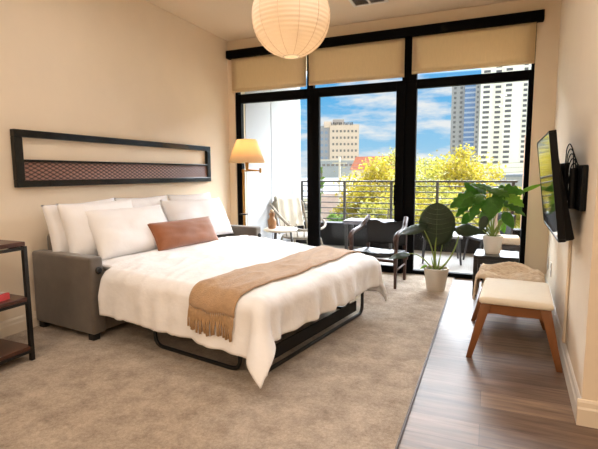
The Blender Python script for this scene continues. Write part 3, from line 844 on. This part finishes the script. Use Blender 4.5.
link('swing_arm', box((-.062, .05, -.055), (-.036, .33, -.015), .006), BZ, tm)
link('swing_arm', box((-.062, .05, .02), (-.036, .33, .06), .006), BZ, tm)
link('knuckle', lathe([(0, -.09), (.016, -.09), (.016, .09), (0, .09)], 16, (-.050, .33, 0)), BZ, tm, smooth=True, angle=40)
link('tv_plate', box((-.066, .16, -.13), (-.052, .52, .13), .004), BZ, tm)
bm = bmesh.new()
for k in range(6):
    g = random.Random(k + 11); x = .350 + .007 * k; y = 2.60 + .012 * k
    top = 1.262 - .024 * k; w_ = .016 + .004 * k
    pts_ = [(x - .004, y - .02, .97), (x - .006 + g.uniform(-.004, .004), y, 1.08), (x - .002, y + .01, top - .03), (x + .008, y, top), (x + .008 + w_, y - .02, top - .04),
            (x + .012 + w_, y - .03, 1.10 + g.uniform(-.03, .03)), (x + w_ * .6, y - .02, .98)]
    add_tube(bm, rounded(pts_, .05, 5), .0027, 6)
tag(link('cable_bundle', bm, BZ, None, smooth=True), 'tangle of black cables looped behind the television', 'cable')
cy = 2.945
bm = box((-.016, -.02, .118), (-.0005, .02, .78), .004); bm.transform(Matrix.Translation((wall_x(cy) - .0015, cy, 0)) @ Matrix.Rotation(R(-2.7), 4, 'Z'))
tag(link('cable_cover', bm, WALL, None), 'wall-coloured vertical cable cover running down below the television', 'cable cover')
for y, z0_, lab in ((4.62, .285, 'white wall outlet plate closest to the window corner'), (4.25, .30, 'white wall outlet plate beside the knitted throw')):
    t = thing('wall_outlet', lab, 'wall outlet', (wall_x(y), y, z0_), R(-2.7), 'outlet plates on the right wall')
    link('plate', box((-.008, -.038, -.06), (-.0005, .038, .06), .003), TRIM, t)
    for z in (-.024, .024):
        link('receptacle', box((-.0105, -.017, z - .015), (-.0075, .017, z + .015), .002), mat('ivory plastic', rgb(205, 200, 190), .4), t)

# ================================================================== BALCONY
CONC = mat('pale balcony concrete', rgb(166, 163, 158), .8, var=.08, scale=6)
struct('floor_balcony', box((-3.4, YB + .06, -.2), (.9, 7.0, -.03)), CONC)
struct('wall_balcony_left', box((-3.15, YB + .25, -.1), (-2.95, 7.0, 2.95)), mat('white cladding panel', rgb(176, 178, 181), .6, var=.02, scale=3))
bm = bmesh.new()
for y in (5.91, 6.82): add_box(bm, (-2.951, y - .006, -.02), (-2.946, y + .006, 2.95))
struct('trim_2', bm, mat('panel joint', rgb(150, 150, 150), .8))
BRK = mat('tan brick', rgb(196, 146, 110), .85, var=.1, scale=14)
struct('wall_balcony_right', box((.42, YB + .25, -.1), (.62, 7.0, 1.62)), BRK)
struct('wall_balcony_curb', box((-2.95, 6.72, -.03), (.42, 6.95, .33)), mat('dark grey curb', rgb(24, 24, 26), .85, var=.35, scale=7, bump=.3, bscale=20))
struct('ceiling_balcony', box((-3.4, YB + .25, 2.85), (.9, 7.3, 3.0)), CEIL)
RAIL = mat('grey railing steel', rgb(84, 82, 78), .55, metal=0)
rl = thing('balcony_railing', 'grey metal balcony railing of thin horizontal bars', 'railing', (-1.25, 6.80, .33))
link('top_rail', box((-1.60, -.025, .645), (1.60, .025, .672), .006), RAIL, rl)
for k in range(7):
    link('bar', tube([(-1.60, 0, .06 + k * .088), (1.60, 0, .06 + k * .088)], .0085, 8), RAIL, rl, smooth=True)
for x in (-1.59, -.86, -.12, .55, 1.55):
    link('post', box((x - .02, -.011, 0), (x + .02, .011, .645), .003), RAIL, rl)
tag(rl)
# rope lounge chair with a towel, and small round table with a wooden vase
ROPE = mat('grey rope frame', rgb(150, 140, 126), .7, var=.1, scale=20)
lc = thing('lounge_chair', 'grey rope balcony chair with a white towel over its back', 'outdoor chair', (-2.50, 5.86, -.03), R(53))
pts = [(-.30, .30, .70), (-.31, .02, .56), (-.30, -.26, .44), (-.18, -.36, .38), (.18, -.36, .38), (.30, -.26, .44), (.31, .02, .56), (.30, .30, .70)]
link('arm_hoop', tube(rounded(pts, .12, 5), .018, 10), ROPE, lc, smooth=True)
link('back_frame', tube(rounded([(-.24, .14, .28), (-.25, .34, .76), (.25, .34, .76), (.24, .14, .28)], .1, 5), .016, 10), ROPE, lc, smooth=True)
link('seat', lathe([(0, .29), (.24, .29), (.27, .27), (.27, .25), (.22, .235), (0, .235)], 28, (0, -.06, 0)), ROPE, lc, smooth=True, angle=50)
for sx in (-1, 1):
    for sy in (-1, 1):
        link('leg', tube([(sx * .20, -.06 + sy * .18, .25), (sx * .27, -.06 + sy * .24, 0.002)], [.015, .011], 8), ROPE, lc, smooth=True)
for k in range(9):
    a = -PI * .05 - (PI * .9) * k / 8
    c, s = math.cos(a), math.sin(a)
    link('rope_strand', tube([(.25 * c, -.06 + .25 * s, .265), (.30 * c, -.03 + .31 * s, .50 + .12 * (s + .5))], .007, 6), ROPE, lc, smooth=True)
TOW = mat('white towel cloth', rgb(236, 230, 216), .95, bump=.3, bscale=90)
def tow(u, v):
    x = -.21 + .40 * u; s = v * .80
    if s < .42: return (x, .295 - .115 * (.42 - s) / .42 + .004 * math.sin(u * 17), .795 - (.42 - s))
    if s < .50:
        a = (s - .42) / .08 * PI; return (x, .33 - .033 * math.cos(a), .79 + .028 * math.sin(a))
    return (x, .372 + .006 * math.sin(u * 15), .79 - (s - .50))
tw = link('towel', grid(24, 40, tow), TOW, None, smooth=True)
tw.location = lc.location; tw.rotation_euler = lc.rotation_euler; solid(tw, .008, 0)
tag(tw, 'white towel draped over the back of the rope balcony chair', 'towel')
TT = mat('pale round table top', rgb(226, 214, 198), .5, var=.05, scale=6)
rt = thing('round_table', 'low round pale table on the balcony beside the rope chair', 'side table', (-2.50, 5.25, -.03))
link('table_top', lathe([(0, .40), (.21, .40), (.222, .412), (.222, .425), (.21, .432), (0, .432)], 36), TT, rt, smooth=True, angle=40)
for k in range(3):
    a = k * 2 * PI / 3 + .4
    link('leg', tube([(.13 * math.cos(a), .13 * math.sin(a), .40), (.18 * math.cos(a), .18 * math.sin(a), .002)], .014, 8), mat('dark table leg', rgb(50, 46, 44), .5), rt, smooth=True)
vs = thing('wooden_vase', 'brown turned wooden vase with a pale stopper on the low round table', 'vase', (-2.60, 5.20, .403))
link('body', lathe([(0, 0), (.045, 0), (.05, .01), (.058, .07), (.056, .11), (.034, .145), (.03, .16), (.04, .185), (.038, .205), (0, .207)], 28), mat('turned brown wood', rgb(150, 104, 64), .5, var=.25, scale=8, stretch=(1, 1, 4)), vs, smooth=True, angle=50)
link('stopper', lathe([(0, .207), (.022, .209), (.03, .225), (.022, .243), (0, .25)], 18), mat('pale wood', rgb(206, 174, 140), .5), vs, smooth=True)
# grey patio bench at the railing
GB = mat('slate patio furniture', rgb(128, 128, 140), .6, var=.06, scale=9)
pb = thing('patio_bench', 'slate grey patio bench standing along the railing behind the sling chair', 'bench', (-1.62, 6.30, -.03))
link('bench_top', box((-.30, -.19, .42), (.42, .19, .475), .01), GB, pb)
for sx in (-.26, .38):
    for sy in (-.15, .15):
        link('leg', box((sx - .02, sy - .02, .001), (sx + .02, sy + .02, .42), .003), mat('dark patio metal', rgb(58, 56, 56), .5), pb)
# patio table and two chairs on the right
DG = mat('dark grey patio metal', rgb(70, 70, 74), .5)
pt = thing('patio_table', 'grey patio table outside behind the floor plant', 'outdoor table', (-.55, 6.0, -.03), R(8))
link('table_top', box((-.24, -.24, .33), (.24, .24, .36), .006), mat('grey slat top', rgb(150, 150, 156), .5, var=.05, scale=12), pt)
for sx in (-1, 1):
    for sy in (-1, 1):
        link('leg', taper_leg((sx * .2, sy * .2, .33), (sx * .23, sy * .23, .001), .03, .022), DG, pt)
def patio_chair(label, loc, rz):
    t = thing('patio_chair', label, 'outdoor chair', loc, rz, 'dark patio chairs')
    link('seat', box((-.2, -.2, .30), (.2, .2, .335), .012, 3), DG, t, smooth=True, angle=40)
    bm = grid(12, 10, lambda u, v: (-.2 + .4 * u, .2 + .05 * v + .02 * math.sin(PI * u), .32 + .30 * v))
    solid(link('backrest', bm, DG, t, smooth=True), .018)
    for sx in (-1, 1):
        for sy in (-1, 1):
            link('leg', tube([(sx * .17, sy * .17, .30), (sx * .20, sy * .21, .002)], .013, 8), DG, t, smooth=True)
    return t
patio_chair('dark patio chair beyond the black side table, facing the patio table', (.0, 6.12, -.03), R(-60))
cu = thing('patio_cushion_seat', 'grey patio stool with a white cushion in the balcony corner', 'stool', (.22, 5.75, -.03))
link('seat', box((-.14, -.16, .26), (.14, .16, .31), .01), DG, cu)
link('cushion', box((-.13, -.15, .312), (.13, .15, .40), .03, 4), TOW, cu, smooth=True, angle=60)
for sx in (-1, 1):
    for sy in (-1, 1): link('leg', box((sx * .11 - .014, sy * .13 - .014, .001), (sx * .11 + .014, sy * .13 + .014, .26), .002), DG, cu)
jar = thing('floor_jar', 'tall pale ceramic jar on the balcony behind the split-leaf plant', 'jar', (.06, 5.55, -.03))
link('body', lathe([(0, 0), (.07, 0), (.09, .05), (.10, .25), (.085, .42), (.05, .52), (.035, .62), (.042, .70), (.03, .70), (0, .66)], 28), mat('pale glazed ceramic', rgb(208, 208, 200), .35), jar, smooth=True, angle=60)

# ================================================================== OUTSIDE
GZ = -8.5
struct('ground', box((-160, 8, GZ - .3), (120, 300, GZ)), mat('street ground', rgb(176, 168, 152), .9, col2=rgb(140, 146, 100), scale=.05))
bm = box((-6, -2.5, GZ + .0), (90, 2.5, GZ + .05))
x, y = pl(337, 48); bm.transform(Matrix.Translation((x - 40, y, 0)) @ Matrix.Rotation(R(12), 4, 'Z'))
struct('road', bm, mat('asphalt', rgb(150, 150, 152), .9, var=.08, scale=2))
# mid-rise
def facade(parent, name, x0, x1, z0, z1, y, nx, nz, ww, wh, m, limit=100):
    me = None; k = 0; rest = bmesh.new(); nrest = 0
    for j in range(nz):
        for i in range(nx):
            cx = x0 + (x1 - x0) * (i + .5) / nx; cz = z1 - (z1 - z0) * (j + .5) / nz
            if k < limit:
                if me is None:
                    o = link(name, box((-ww / 2, -.12, -wh / 2), (ww / 2, .02, wh / 2)), m, parent); me = o.data
                else:
                    o = bpy.data.objects.new(name, me); C.objects.link(o); o.parent = parent
                o.location = (cx, y, cz); k += 1
            else:
                add_box(rest, (cx - ww / 2, y - .12, cz - wh / 2), (cx + ww / 2, y + .02, cz + wh / 2)); nrest += 1
    if nrest:
        o = link(name, rest, m, parent); o['kind'] = 'stuff'
    else: rest.free()
    return k
WIN = mat('dark window glass', rgb(112, 108, 108), .3)
d = 200.0
x0, y0 = pl(330, d); x1, y1 = pl(358.5, d)
ang = math.atan2(y1 - y0, x1 - x0); wid = math.hypot(x1 - x0, y1 - y0)
mb = thing('midrise_building', 'square tan mid-rise building with small windows seen through the sliding door', 'building', (x0, y0, GZ), ang)
zt = hz(126, d) - GZ
link('block', box((0, 0, 0), (wid, 14, zt)), mat('tan precast panel', rgb(208, 189, 176), .85, var=.03, scale=.4), mb)
link('shaded_side', box((-4.6, 1.5, 0), (-.02, 14, zt - .4)), mat('shaded side grey', rgb(150, 150, 158), .85, var=.04, scale=.5), mb)  # bluish grey colour carries the shade on the building's side face
link('rooftop_plant', box((1.5, 3, zt), (6.5, 9, zt + 2.6)), mat('grey rooftop plant', rgb(170, 165, 160), .8), mb)
link('stair_tower', box((-2.5, .8, zt - 1.2), (.8, 6, zt + 1.4)), mat('tan precast panel', rgb(208, 189, 176), .85), mb)
facade(mb, 'window', .6, wid - .5, 4, zt - 1.5, 0, 7, 9, .85, 1.0, WIN)
facade(mb, 'window', -4.4, -.6, 4, zt - 2, 1.5, 2, 9, 1.1, 1.1, mat('blue window glass', rgb(120, 140, 170), .3))
bm = bmesh.new()                                 # dark rooftop letters, too small to read
xx = .4
for k, wl in enumerate((.7, .55, .6, .75, .5, .6, .0, .7, .6, .75, .6, .55)):
    if wl: 
        add_box(bm, (xx, -.25, zt - .3), (xx + .18, -.1, zt + .95)); add_box(bm, (xx, -.25, zt + (.75 if k % 2 else -.3)), (xx + wl, -.1, zt + (.95 if k % 2 else -.1)))
        if k % 3: add_box(bm, (xx + wl - .16, -.25, zt - .3), (xx + wl, -.1, zt + .95))
        add_box(bm, (xx, -.25, zt + .25), (xx + wl, -.1, zt + .45))
    xx += (wl or .3) + .22
link('rooftop_sign', bm, mat('dark sign letters', rgb(40, 36, 36), .6), mb)
# low podium in front
x, y = pl(338, 150)
lb = thing('podium_building', 'long low grey building at the foot of the tan mid-rise', 'building', (x, y, GZ), ang)
link('block', box((-9, 0, 0), (10, 8, hz(161, 150) - GZ)), mat('blue grey wall', rgb(150, 158, 168), .8, var=.05, scale=.3), lb)
link('parapet', box((-9.2, -.15, hz(161, 150) - GZ), (10.2, 8, hz(160, 150) - GZ)), mat('pale parapet', rgb(205, 200, 192), .8), lb)
facade(lb, 'window', -8.5, 9.5, hz(166, 150) - GZ - 1, hz(162, 150) - GZ, 0, 12, 1, 1.0, .7, WIN)
# tower
d = 270.0
x0, y0 = pl(448, d); x1, y1 = pl(541, d * .93)
ang = math.atan2(y1 - y0, x1 - x0); wid = math.hypot(x1 - x0, y1 - y0)
tw_ = thing('apartment_tower', 'tall white and blue-grey apartment tower rising behind the trees at right', 'building', (x0, y0, GZ), ang)
zt = hz(58, d) - GZ; zl = hz(84, d) - GZ
u = wid / 93.0; PF = 4.7 * d / 446.3
TWW = mat('white tower concrete', rgb(240, 238, 232), .8, var=.02, scale=.3)
TWG = mat('grey tower concrete', rgb(150, 152, 158), .8, var=.03, scale=.3)
TWB = mat('blue curtain glass', rgb(92, 122, 168), .25, var=.12, scale=.35)
WINT = mat('tower window glass', rgb(92, 94, 102), .3)
segs = [ # set-back, height, material, columns
    ('grey_wing', 0, 14, 2.5, zl, TWG, 2, 2.6), ('glass_bay', 14, 25, 1.2, zl + 1.5, TWB, 0, 0), ('grey_pier', 25, 30, .6, zl + 2, TWG, 1, 2.0),
    ('white_slab', 30, 42, .0, zt, TWW, 1, 6.5), ('white_slab', 42, 53, 1.2, zt, TWW, 1, 5.5), ('white_slab', 53, 62, -.6, zt, TWW, 1, 6.0),
    ('white_pier', 62, 70, -.4, zt, TWW, 0, 0), ('white_slab', 70, 83, .8, zt, TWW, 2, 3.6), ('white_pier', 83, 88, .2, zt, TWW, 0, 0), ('glass_bay', 88, 93, 1.0, zt, TWB, 0, 0)]
left = 100
for nm, p0, p1, sb, h_, m_, nc, ww in segs:
    sblk = link(nm, box((p0 * u, sb * 1.8, 0), (p1 * u, 26, h_)), m_, tw_)
    if nc:
        nz = int((h_ - 12) / PF)
        facade(sblk, 'window', p0 * u + .3, p1 * u - .3, h_ - nz * PF, h_, sb * 1.8, nc, nz, ww * u, PF * .5, WINT, 24 if nm == 'white_slab' else 26)
    elif nm == 'glass_bay':
        bm = bmesh.new(); nz = int((h_ - 10) / PF)
        for k in range(nz): add_box(bm, (p0 * u, sb * 1.8 - .15, h_ - k * PF - PF * .45), (p1 * u, sb * 1.8 - .02, h_ - k * PF - PF * .1))
        link('floor_band', bm, mat('pale slab edge', rgb(150, 165, 190), .6), sblk)
# grey block and brick house roofs behind the trees on the right
x, y = pl(506, 90)
gb = thing('flat_roof_building', 'low grey flat-roofed building at the foot of the white tower', 'building', (x, y, GZ), R(6))
link('block', box((-4, 0, 0), (5, 8, hz(178, 90) - GZ)), mat('grey stucco', rgb(150, 152, 158), .85, var=.04, scale=.4), gb)
link('roof', box((-4.2, -.2, hz(178, 90) - GZ), (5.2, 8, hz(175.5, 90) - GZ)), mat('slate blue roof', rgb(120, 128, 146), .7), gb)
# houses, left
def house(label, px, d_, w, dp, wall_h, roof_h, rz, wm, rm, gable=True):
    x, y = pl(px, d_)
    t = thing('house', label, 'house', (x, y, GZ), rz)
    link('walls', box((-w / 2, -dp / 2, 0), (w / 2, dp / 2, wall_h)), wm, t)
    bm = bmesh.new(); e = .4
    a = [bm.verts.new(p) for p in ((-w / 2 - e, -dp / 2 - e, wall_h), (w / 2 + e, -dp / 2 - e, wall_h), (w / 2 + e, dp / 2 + e, wall_h), (-w / 2 - e, dp / 2 + e, wall_h), (-w / 2 - e, 0, wall_h + roof_h), (w / 2 + e, 0, wall_h + roof_h))]
    for f in ((0, 1, 5, 4), (2, 3, 4, 5), (0, 4, 3), (1, 2, 5), (3, 2, 1, 0)): bm.faces.new([a[i] for i in f])
    link('roof', bm, rm, t)
    n = max(2, int(w / 2.2))
    for k in range(n):
        wx = -w / 2 + w * (k + .5) / n
        o = link('window', box((wx - .4, -dp / 2 - .05, wall_h - 2.1), (wx + .4, -dp / 2 + .02, wall_h - .8)), WIN, t)
    link('door', box((w * .08 - .5, -dp / 2 - .06, 0), (w * .08 + .5, -dp / 2 + .02, 2.1)), mat('dark house door', rgb(96, 60, 48), .6), t)
    return t
GRM = mat('white metal roof', rgb(226, 228, 232), .5, var=.03, scale=1)
BRR = mat('brown shingle roof', rgb(180, 156, 142), .9, var=.12, scale=1.5)
house('white-roofed house at the far left of the sliding door view', 322, 80, 12, 8, 5.4, 3.4, R(14), mat('pale siding', rgb(214, 210, 196), .8), GRM)
house('brown-roofed house beside the utility pole', 344, 62, 5.5, 6, 3.4, 3.4, R(20), mat('grey blue siding', rgb(156, 160, 166), .8), BRR)
house('red-roofed house peeking above the yellow trees', 376, 130, 12, 8, 10.6, 3.8, R(-8), mat('cream siding', rgb(206, 190, 168), .8), mat('red tile roof', rgb(190, 112, 84), .9, var=.1, scale=1))
# utility pole with wires
x, y = pl(339.5, 56)
up = thing('utility_pole', 'pale utility pole with a crossarm in front of the mid-rise', 'utility pole', (x, y, GZ))
ph_ = hz(157, 56) - GZ
PW = mat('pale pole wood', rgb(200, 190, 172), .8)
link('pole', tube([(0, 0, 0), (0, 0, ph_)], [.16, .11], 10), PW, up, smooth=True)
link('crossarm', box((-.9, -.06, ph_ - .9), (.9, .06, ph_ - .76)), PW, up)
for k in range(3):
    zz = ph_ - .74 - k * .45
    link('wire', tube([(0, -.1, zz), (8, -2, zz - .45), (18, -5, zz - .5), (34, -9, zz + .3)], .02, 5), mat('grey wire', rgb(150, 150, 146), .6), up)
# cars
def car(label, px, d_, rz, col):
    x, y = pl(px, d_)
    t = thing('car', label, 'car', (x, y, GZ + .052), rz, 'cars parked in the street')
    P = mat('car paint %s' % label[:5], col, .3, coat=.5)
    bm = box((-2.1, -.85, .3), (2.1, .85, .95), .18, 3); link('body', bm, P, t, smooth=True, angle=40)
    bm = bmesh.new(); vs_ = add_box(bm, (-1.2, -.75, .9), (1.1, .75, 1.5), .0)
    for v in vs_:
        if v.co.z > 1.2: v.co.x *= .72; v.co.y *= .85
    bmesh.ops.bevel(bm, geom=list(bm.edges), offset=.08, segments=2, affect='EDGES'); link('cabin', bm, mat('car glass', rgb(50, 58, 66), .15), t, smooth=True, angle=40)
    for sx in (-1.3, 1.3):
        for sy in (-.8, .8):
            bm = lathe([(0, -.1), (.28, -.1), (.32, -.06), (.32, .06), (.28, .1), (0, .1)], 18)
            bm.transform(Matrix.Translation((sx, sy, .32)) @ Matrix.Rotation(R(90), 4, 'X')); link('wheel', bm, DKFT, t, smooth=True, angle=40)
car('white parked car beside the railing post in the sliding door view', 353, 44, R(20), rgb(236, 236, 234))
car('silver parked car in the street below the white-roofed house', 325, 40, R(15), rgb(196, 204, 216))
car('dark grey car in the street beyond the white car', 345, 52, R(30), rgb(92, 96, 104))

# trees
YEL = leaf_mat('yellow autumn leaves', rgb(120, 112, 34), rgb(206, 184, 56), rgb(166, 160, 54), .35)
YGR = leaf_mat('yellow green leaves', rgb(104, 112, 46), rgb(176, 170, 66), rgb(192, 182, 90), .35)
GRN = leaf_mat('green leaves', rgb(96, 138, 56), rgb(136, 168, 74), rgb(80, 116, 50))
BARK = mat('grey bark', rgb(120, 108, 94), .9, var=.2, scale=3)
def tree(label, px, py_top, d_, rx, m, base_py=None, n=6500, s=.24, cone=False, bare=False):
    x, y = pl(px, d_); zt_ = hz(py_top, d_)
    t = thing('tree', label, 'tree', (x, y, GZ), 0, 'trees beyond the balcony')
    H = zt_ - GZ; cb = H * (.12 if not cone else .05)
    g = random.Random(int(px * 7 + d_))
    bm = bmesh.new()
    # clumped crown
    cl = []
    for k in range(34):
        while True:
            q = Vector((g.uniform(-1, 1), g.uniform(-1, 1), g.uniform(-1, 1)))
            if q.length < 1: break
        zz = cb + (H - cb) * (.5 + .5 * q.z)
        w = 1.0
        if cone: w = max(.08, 1 - (zz - cb) / (H - cb)); q = Vector((q.x * w, q.y * w, q.z))
        cl.append((Vector((q.x * rx * .85, q.y * rx * .85, zz - (.06 * H if q.z > .7 else 0))), rx * g.uniform(.22, .42) * (w if cone else 1)))
    for k in range(n):
        c, r_ = cl[g.randrange(len(cl))]
        q = Vector((g.gauss(0, .55), g.gauss(0, .55), g.gauss(0, .5))) * r_
        p = c + q
        if p.z > H: p.z = H - g.random() * .4
        a = s * g.uniform(.6, 1.3)
        e1 = Vector((g.gauss(0, 1), g.gauss(0, 1), g.gauss(0, .6))).normalized(); e2 = e1.orthogonal().normalized()
        e2.rotate(Matrix.Rotation(g.uniform(0, 6.28), 3, e1))
        bm.faces.new([bm.verts.new(p + e1 * a * .6), bm.verts.new(p + e2 * a * .4), bm.verts.new(p - e1 * a * .6), bm.verts.new(p - e2 * a * .4)])
    me = bpy.data.meshes.new('crown'); bm.to_mesh(me); bm.free(); me.materials.append(m)
    o = bpy.data.objects.new('crown', me); C.objects.link(o); o.parent = t
    link('trunk', tube([(0, 0, 0), (.1, 0, H * .3), (0, .1, H * .6), (.05, 0, H * .85)], [.28, .2, .11, .03], 8), BARK, t, smooth=True)
    for k in range(7):
        c, r_ = cl[k * 4]; h0 = max(.15 * H, c.z - rx * .7)
        link('branch', tube([(0, 0, min(h0, H * .7)), c * .55 + Vector((0, 0, min(h0, H * .7) * .45)), c], [.09, .06, .02], 6), BARK, t, smooth=True)
    return t
tree('yellow tree just left of the wide black door post', 385, 158, 42, 3.3, YEL)
tree('small yellow tree beside the mid-rise, lowest of the yellow crowns', 362, 168, 46, 2.4, YEL, n=5000)
tree('sparse yellow-grey tree partly hidden by the wide black door post', 398, 146, 60, 3.8, YGR)
tree('pale yellow tree directly above the tall upright leaf of the floor plant', 424, 152, 40, 3.2, YGR)
tree('tallest bright yellow tree in front of the blue-grey tower wing', 455, 145, 44, 3.3, YEL, n=8000)
tree('yellow tree between the tower and the split-leaf plant', 480, 158, 48, 2.9, YEL)
tree('olive yellow tree low behind the right end of the railing', 512, 186, 36, 2.2, YGR, n=5000)
tree('yellow-green tree at the rear between the door post and the tower', 438, 156, 75, 5.0, YGR, n=6500, s=.34)
tree('narrow green conifer at the left edge of the sliding door view', 322, 157, 70, 1.6, GRN, cone=True, n=3600)
tree('low yellow-green tree in front of the white parked car', 372, 196, 34, 2.0, YGR, n=4500)
tree('loose yellow tree filling the gap right of the utility pole', 358, 180, 40, 2.0, YEL, n=4500)
tree('low yellow-green tree just above the slate patio bench', 388, 184, 30, 2.2, YGR, n=5000, s=.2)
tree('small round green street tree below the brown roof', 334, 206, 38, 1.2, GRN, n=2600)
tree('dull yellow tree low behind the floor plant leaf', 446, 185, 30, 2.6, YGR, n=6000, s=.18)
tree('broad low yellow tree behind the pale tree at the railing', 410, 182, 33, 2.6, YEL, n=6000, s=.18)

# ================================================================== LIGHT
w = bpy.data.worlds.new('sky'); S.world = w; w.use_nodes = True
nt = w.node_tree; N = nt.nodes; L = nt.links
bg = N['Background']; tc = N.new('ShaderNodeTexCoord'); sp = N.new('ShaderNodeSeparateXYZ')
L.new(tc.outputs['Generated'], sp.inputs[0])
rp = N.new('ShaderNodeValToRGB'); e = rp.color_ramp.elements
e[0].position = 0; e[0].color = rgb(196, 224, 244); e[1].position = 1; e[1].color = rgb(90, 160, 232)
k = e.new(.06); k.color = rgb(158, 214, 250)
k = e.new(.16); k.color = rgb(108, 192, 248)
k = e.new(.32); k.color = rgb(110, 172, 238)
L.new(sp.outputs['Z'], rp.inputs['Fac'])
mp = N.new('ShaderNodeMapping'); mp.inputs['Scale'].default_value = (2.2, 2.2, 9.0); mp.inputs['Location'].default_value = (.35, .2, .1)
L.new(tc.outputs['Generated'], mp.inputs['Vector'])
cn = N.new('ShaderNodeTexNoise'); cn.inputs['Scale'].default_value = 2.6; cn.inputs['Detail'].default_value = 8; cn.inputs['Roughness'].default_value = .58
L.new(mp.outputs['Vector'], cn.inputs['Vector'])
cr = N.new('ShaderNodeValToRGB'); ce = cr.color_ramp.elements
ce[0].position = .46; ce[0].color = (0, 0, 0, 1); ce[1].position = .60; ce[1].color = (1, 1, 1, 1)
L.new(cn.outputs['Fac'], cr.inputs['Fac'])
mx = N.new('ShaderNodeMix'); mx.data_type = 'RGBA'
L.new(cr.outputs['Color'], mx.inputs['Factor']); L.new(rp.outputs['Color'], mx.inputs['A']); mx.inputs['B'].default_value = (.95, .96, .98, 1)
# unseen bright patch added high in the sky to light the room
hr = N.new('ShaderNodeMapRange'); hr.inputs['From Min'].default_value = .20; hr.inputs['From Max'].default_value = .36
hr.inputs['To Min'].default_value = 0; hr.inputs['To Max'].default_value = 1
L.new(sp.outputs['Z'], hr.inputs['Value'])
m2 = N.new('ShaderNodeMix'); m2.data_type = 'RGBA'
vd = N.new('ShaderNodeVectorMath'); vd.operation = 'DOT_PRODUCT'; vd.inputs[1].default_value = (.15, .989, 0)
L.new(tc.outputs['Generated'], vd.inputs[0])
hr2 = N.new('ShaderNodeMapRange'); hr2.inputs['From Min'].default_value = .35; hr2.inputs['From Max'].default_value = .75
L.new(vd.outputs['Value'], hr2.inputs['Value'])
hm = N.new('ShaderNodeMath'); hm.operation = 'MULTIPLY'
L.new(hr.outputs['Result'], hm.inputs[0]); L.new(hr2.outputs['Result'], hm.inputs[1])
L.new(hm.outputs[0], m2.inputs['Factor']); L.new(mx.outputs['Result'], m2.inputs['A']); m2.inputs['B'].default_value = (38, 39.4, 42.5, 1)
hr3 = N.new('ShaderNodeMapRange'); hr3.inputs['From Min'].default_value = -.15; hr3.inputs['From Max'].default_value = -.6
L.new(vd.outputs['Value'], hr3.inputs['Value'])
hm3 = N.new('ShaderNodeMath'); hm3.operation = 'MULTIPLY'
hp = N.new('ShaderNodeMath'); hp.operation = 'GREATER_THAN'; hp.inputs[1].default_value = .05
L.new(sp.outputs['Z'], hp.inputs[0]); L.new(hp.outputs[0], hm3.inputs[0]); L.new(hr3.outputs['Result'], hm3.inputs[1])
m3 = N.new('ShaderNodeMix'); m3.data_type = 'RGBA'          # unseen bright rear sky, added to light the trees and tower fronts
L.new(hm3.outputs[0], m3.inputs['Factor']); L.new(m2.outputs['Result'], m3.inputs['A']); m3.inputs['B'].default_value = (2.0, 1.95, 1.85, 1)
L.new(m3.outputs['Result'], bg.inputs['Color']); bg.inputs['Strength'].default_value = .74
sun = bpy.data.lights.new('sun', 'SUN'); sun.energy = 1.0; sun.angle = R(.6); sun.color = (1, .94, .84)
so = bpy.data.objects.new('sun', sun); C.objects.link(so)
so.rotation_euler = Vector((1.25, 1.0, .85)).to_track_quat('Z', 'Y').to_euler()

# ================================================================== CAMERA
cd = bpy.data.cameras.new('camera'); co = bpy.data.objects.new('camera', cd); C.objects.link(co)
cd.sensor_width = 36; cd.lens = 36 * 446.3 / 598; cd.clip_end = 600; cd.clip_start = .02
yaw, pitch, roll = R(23.09), R(6.53), R(-.33)
fwd = Vector((-math.sin(yaw) * math.cos(pitch), math.cos(yaw) * math.cos(pitch), -math.sin(pitch)))
r0 = Vector((math.cos(yaw), math.sin(yaw), 0)); u0 = r0.cross(fwd)
rv = r0 * math.cos(roll) + u0 * math.sin(roll); uv = u0 * math.cos(roll) - r0 * math.sin(roll)
co.matrix_world = Matrix(((rv.x, uv.x, -fwd.x, 0), (rv.y, uv.y, -fwd.y, 0), (rv.z, uv.z, -fwd.z, HC), (0, 0, 0, 1)))
S.camera = co
vs = S.view_settings
S.display_settings.display_device = 'sRGB'
vs.view_transform = 'Standard'; vs.look = 'None'; vs.exposure = 0.36; vs.gamma = 1; vs.use_curve_mapping = False
S.cycles.use_denoising = True
S.cycles.max_bounces = 10; S.cycles.diffuse_bounces = 5; S.cycles.transparent_max_bounces = 16
S.cycles.sample_clamp_indirect = 6
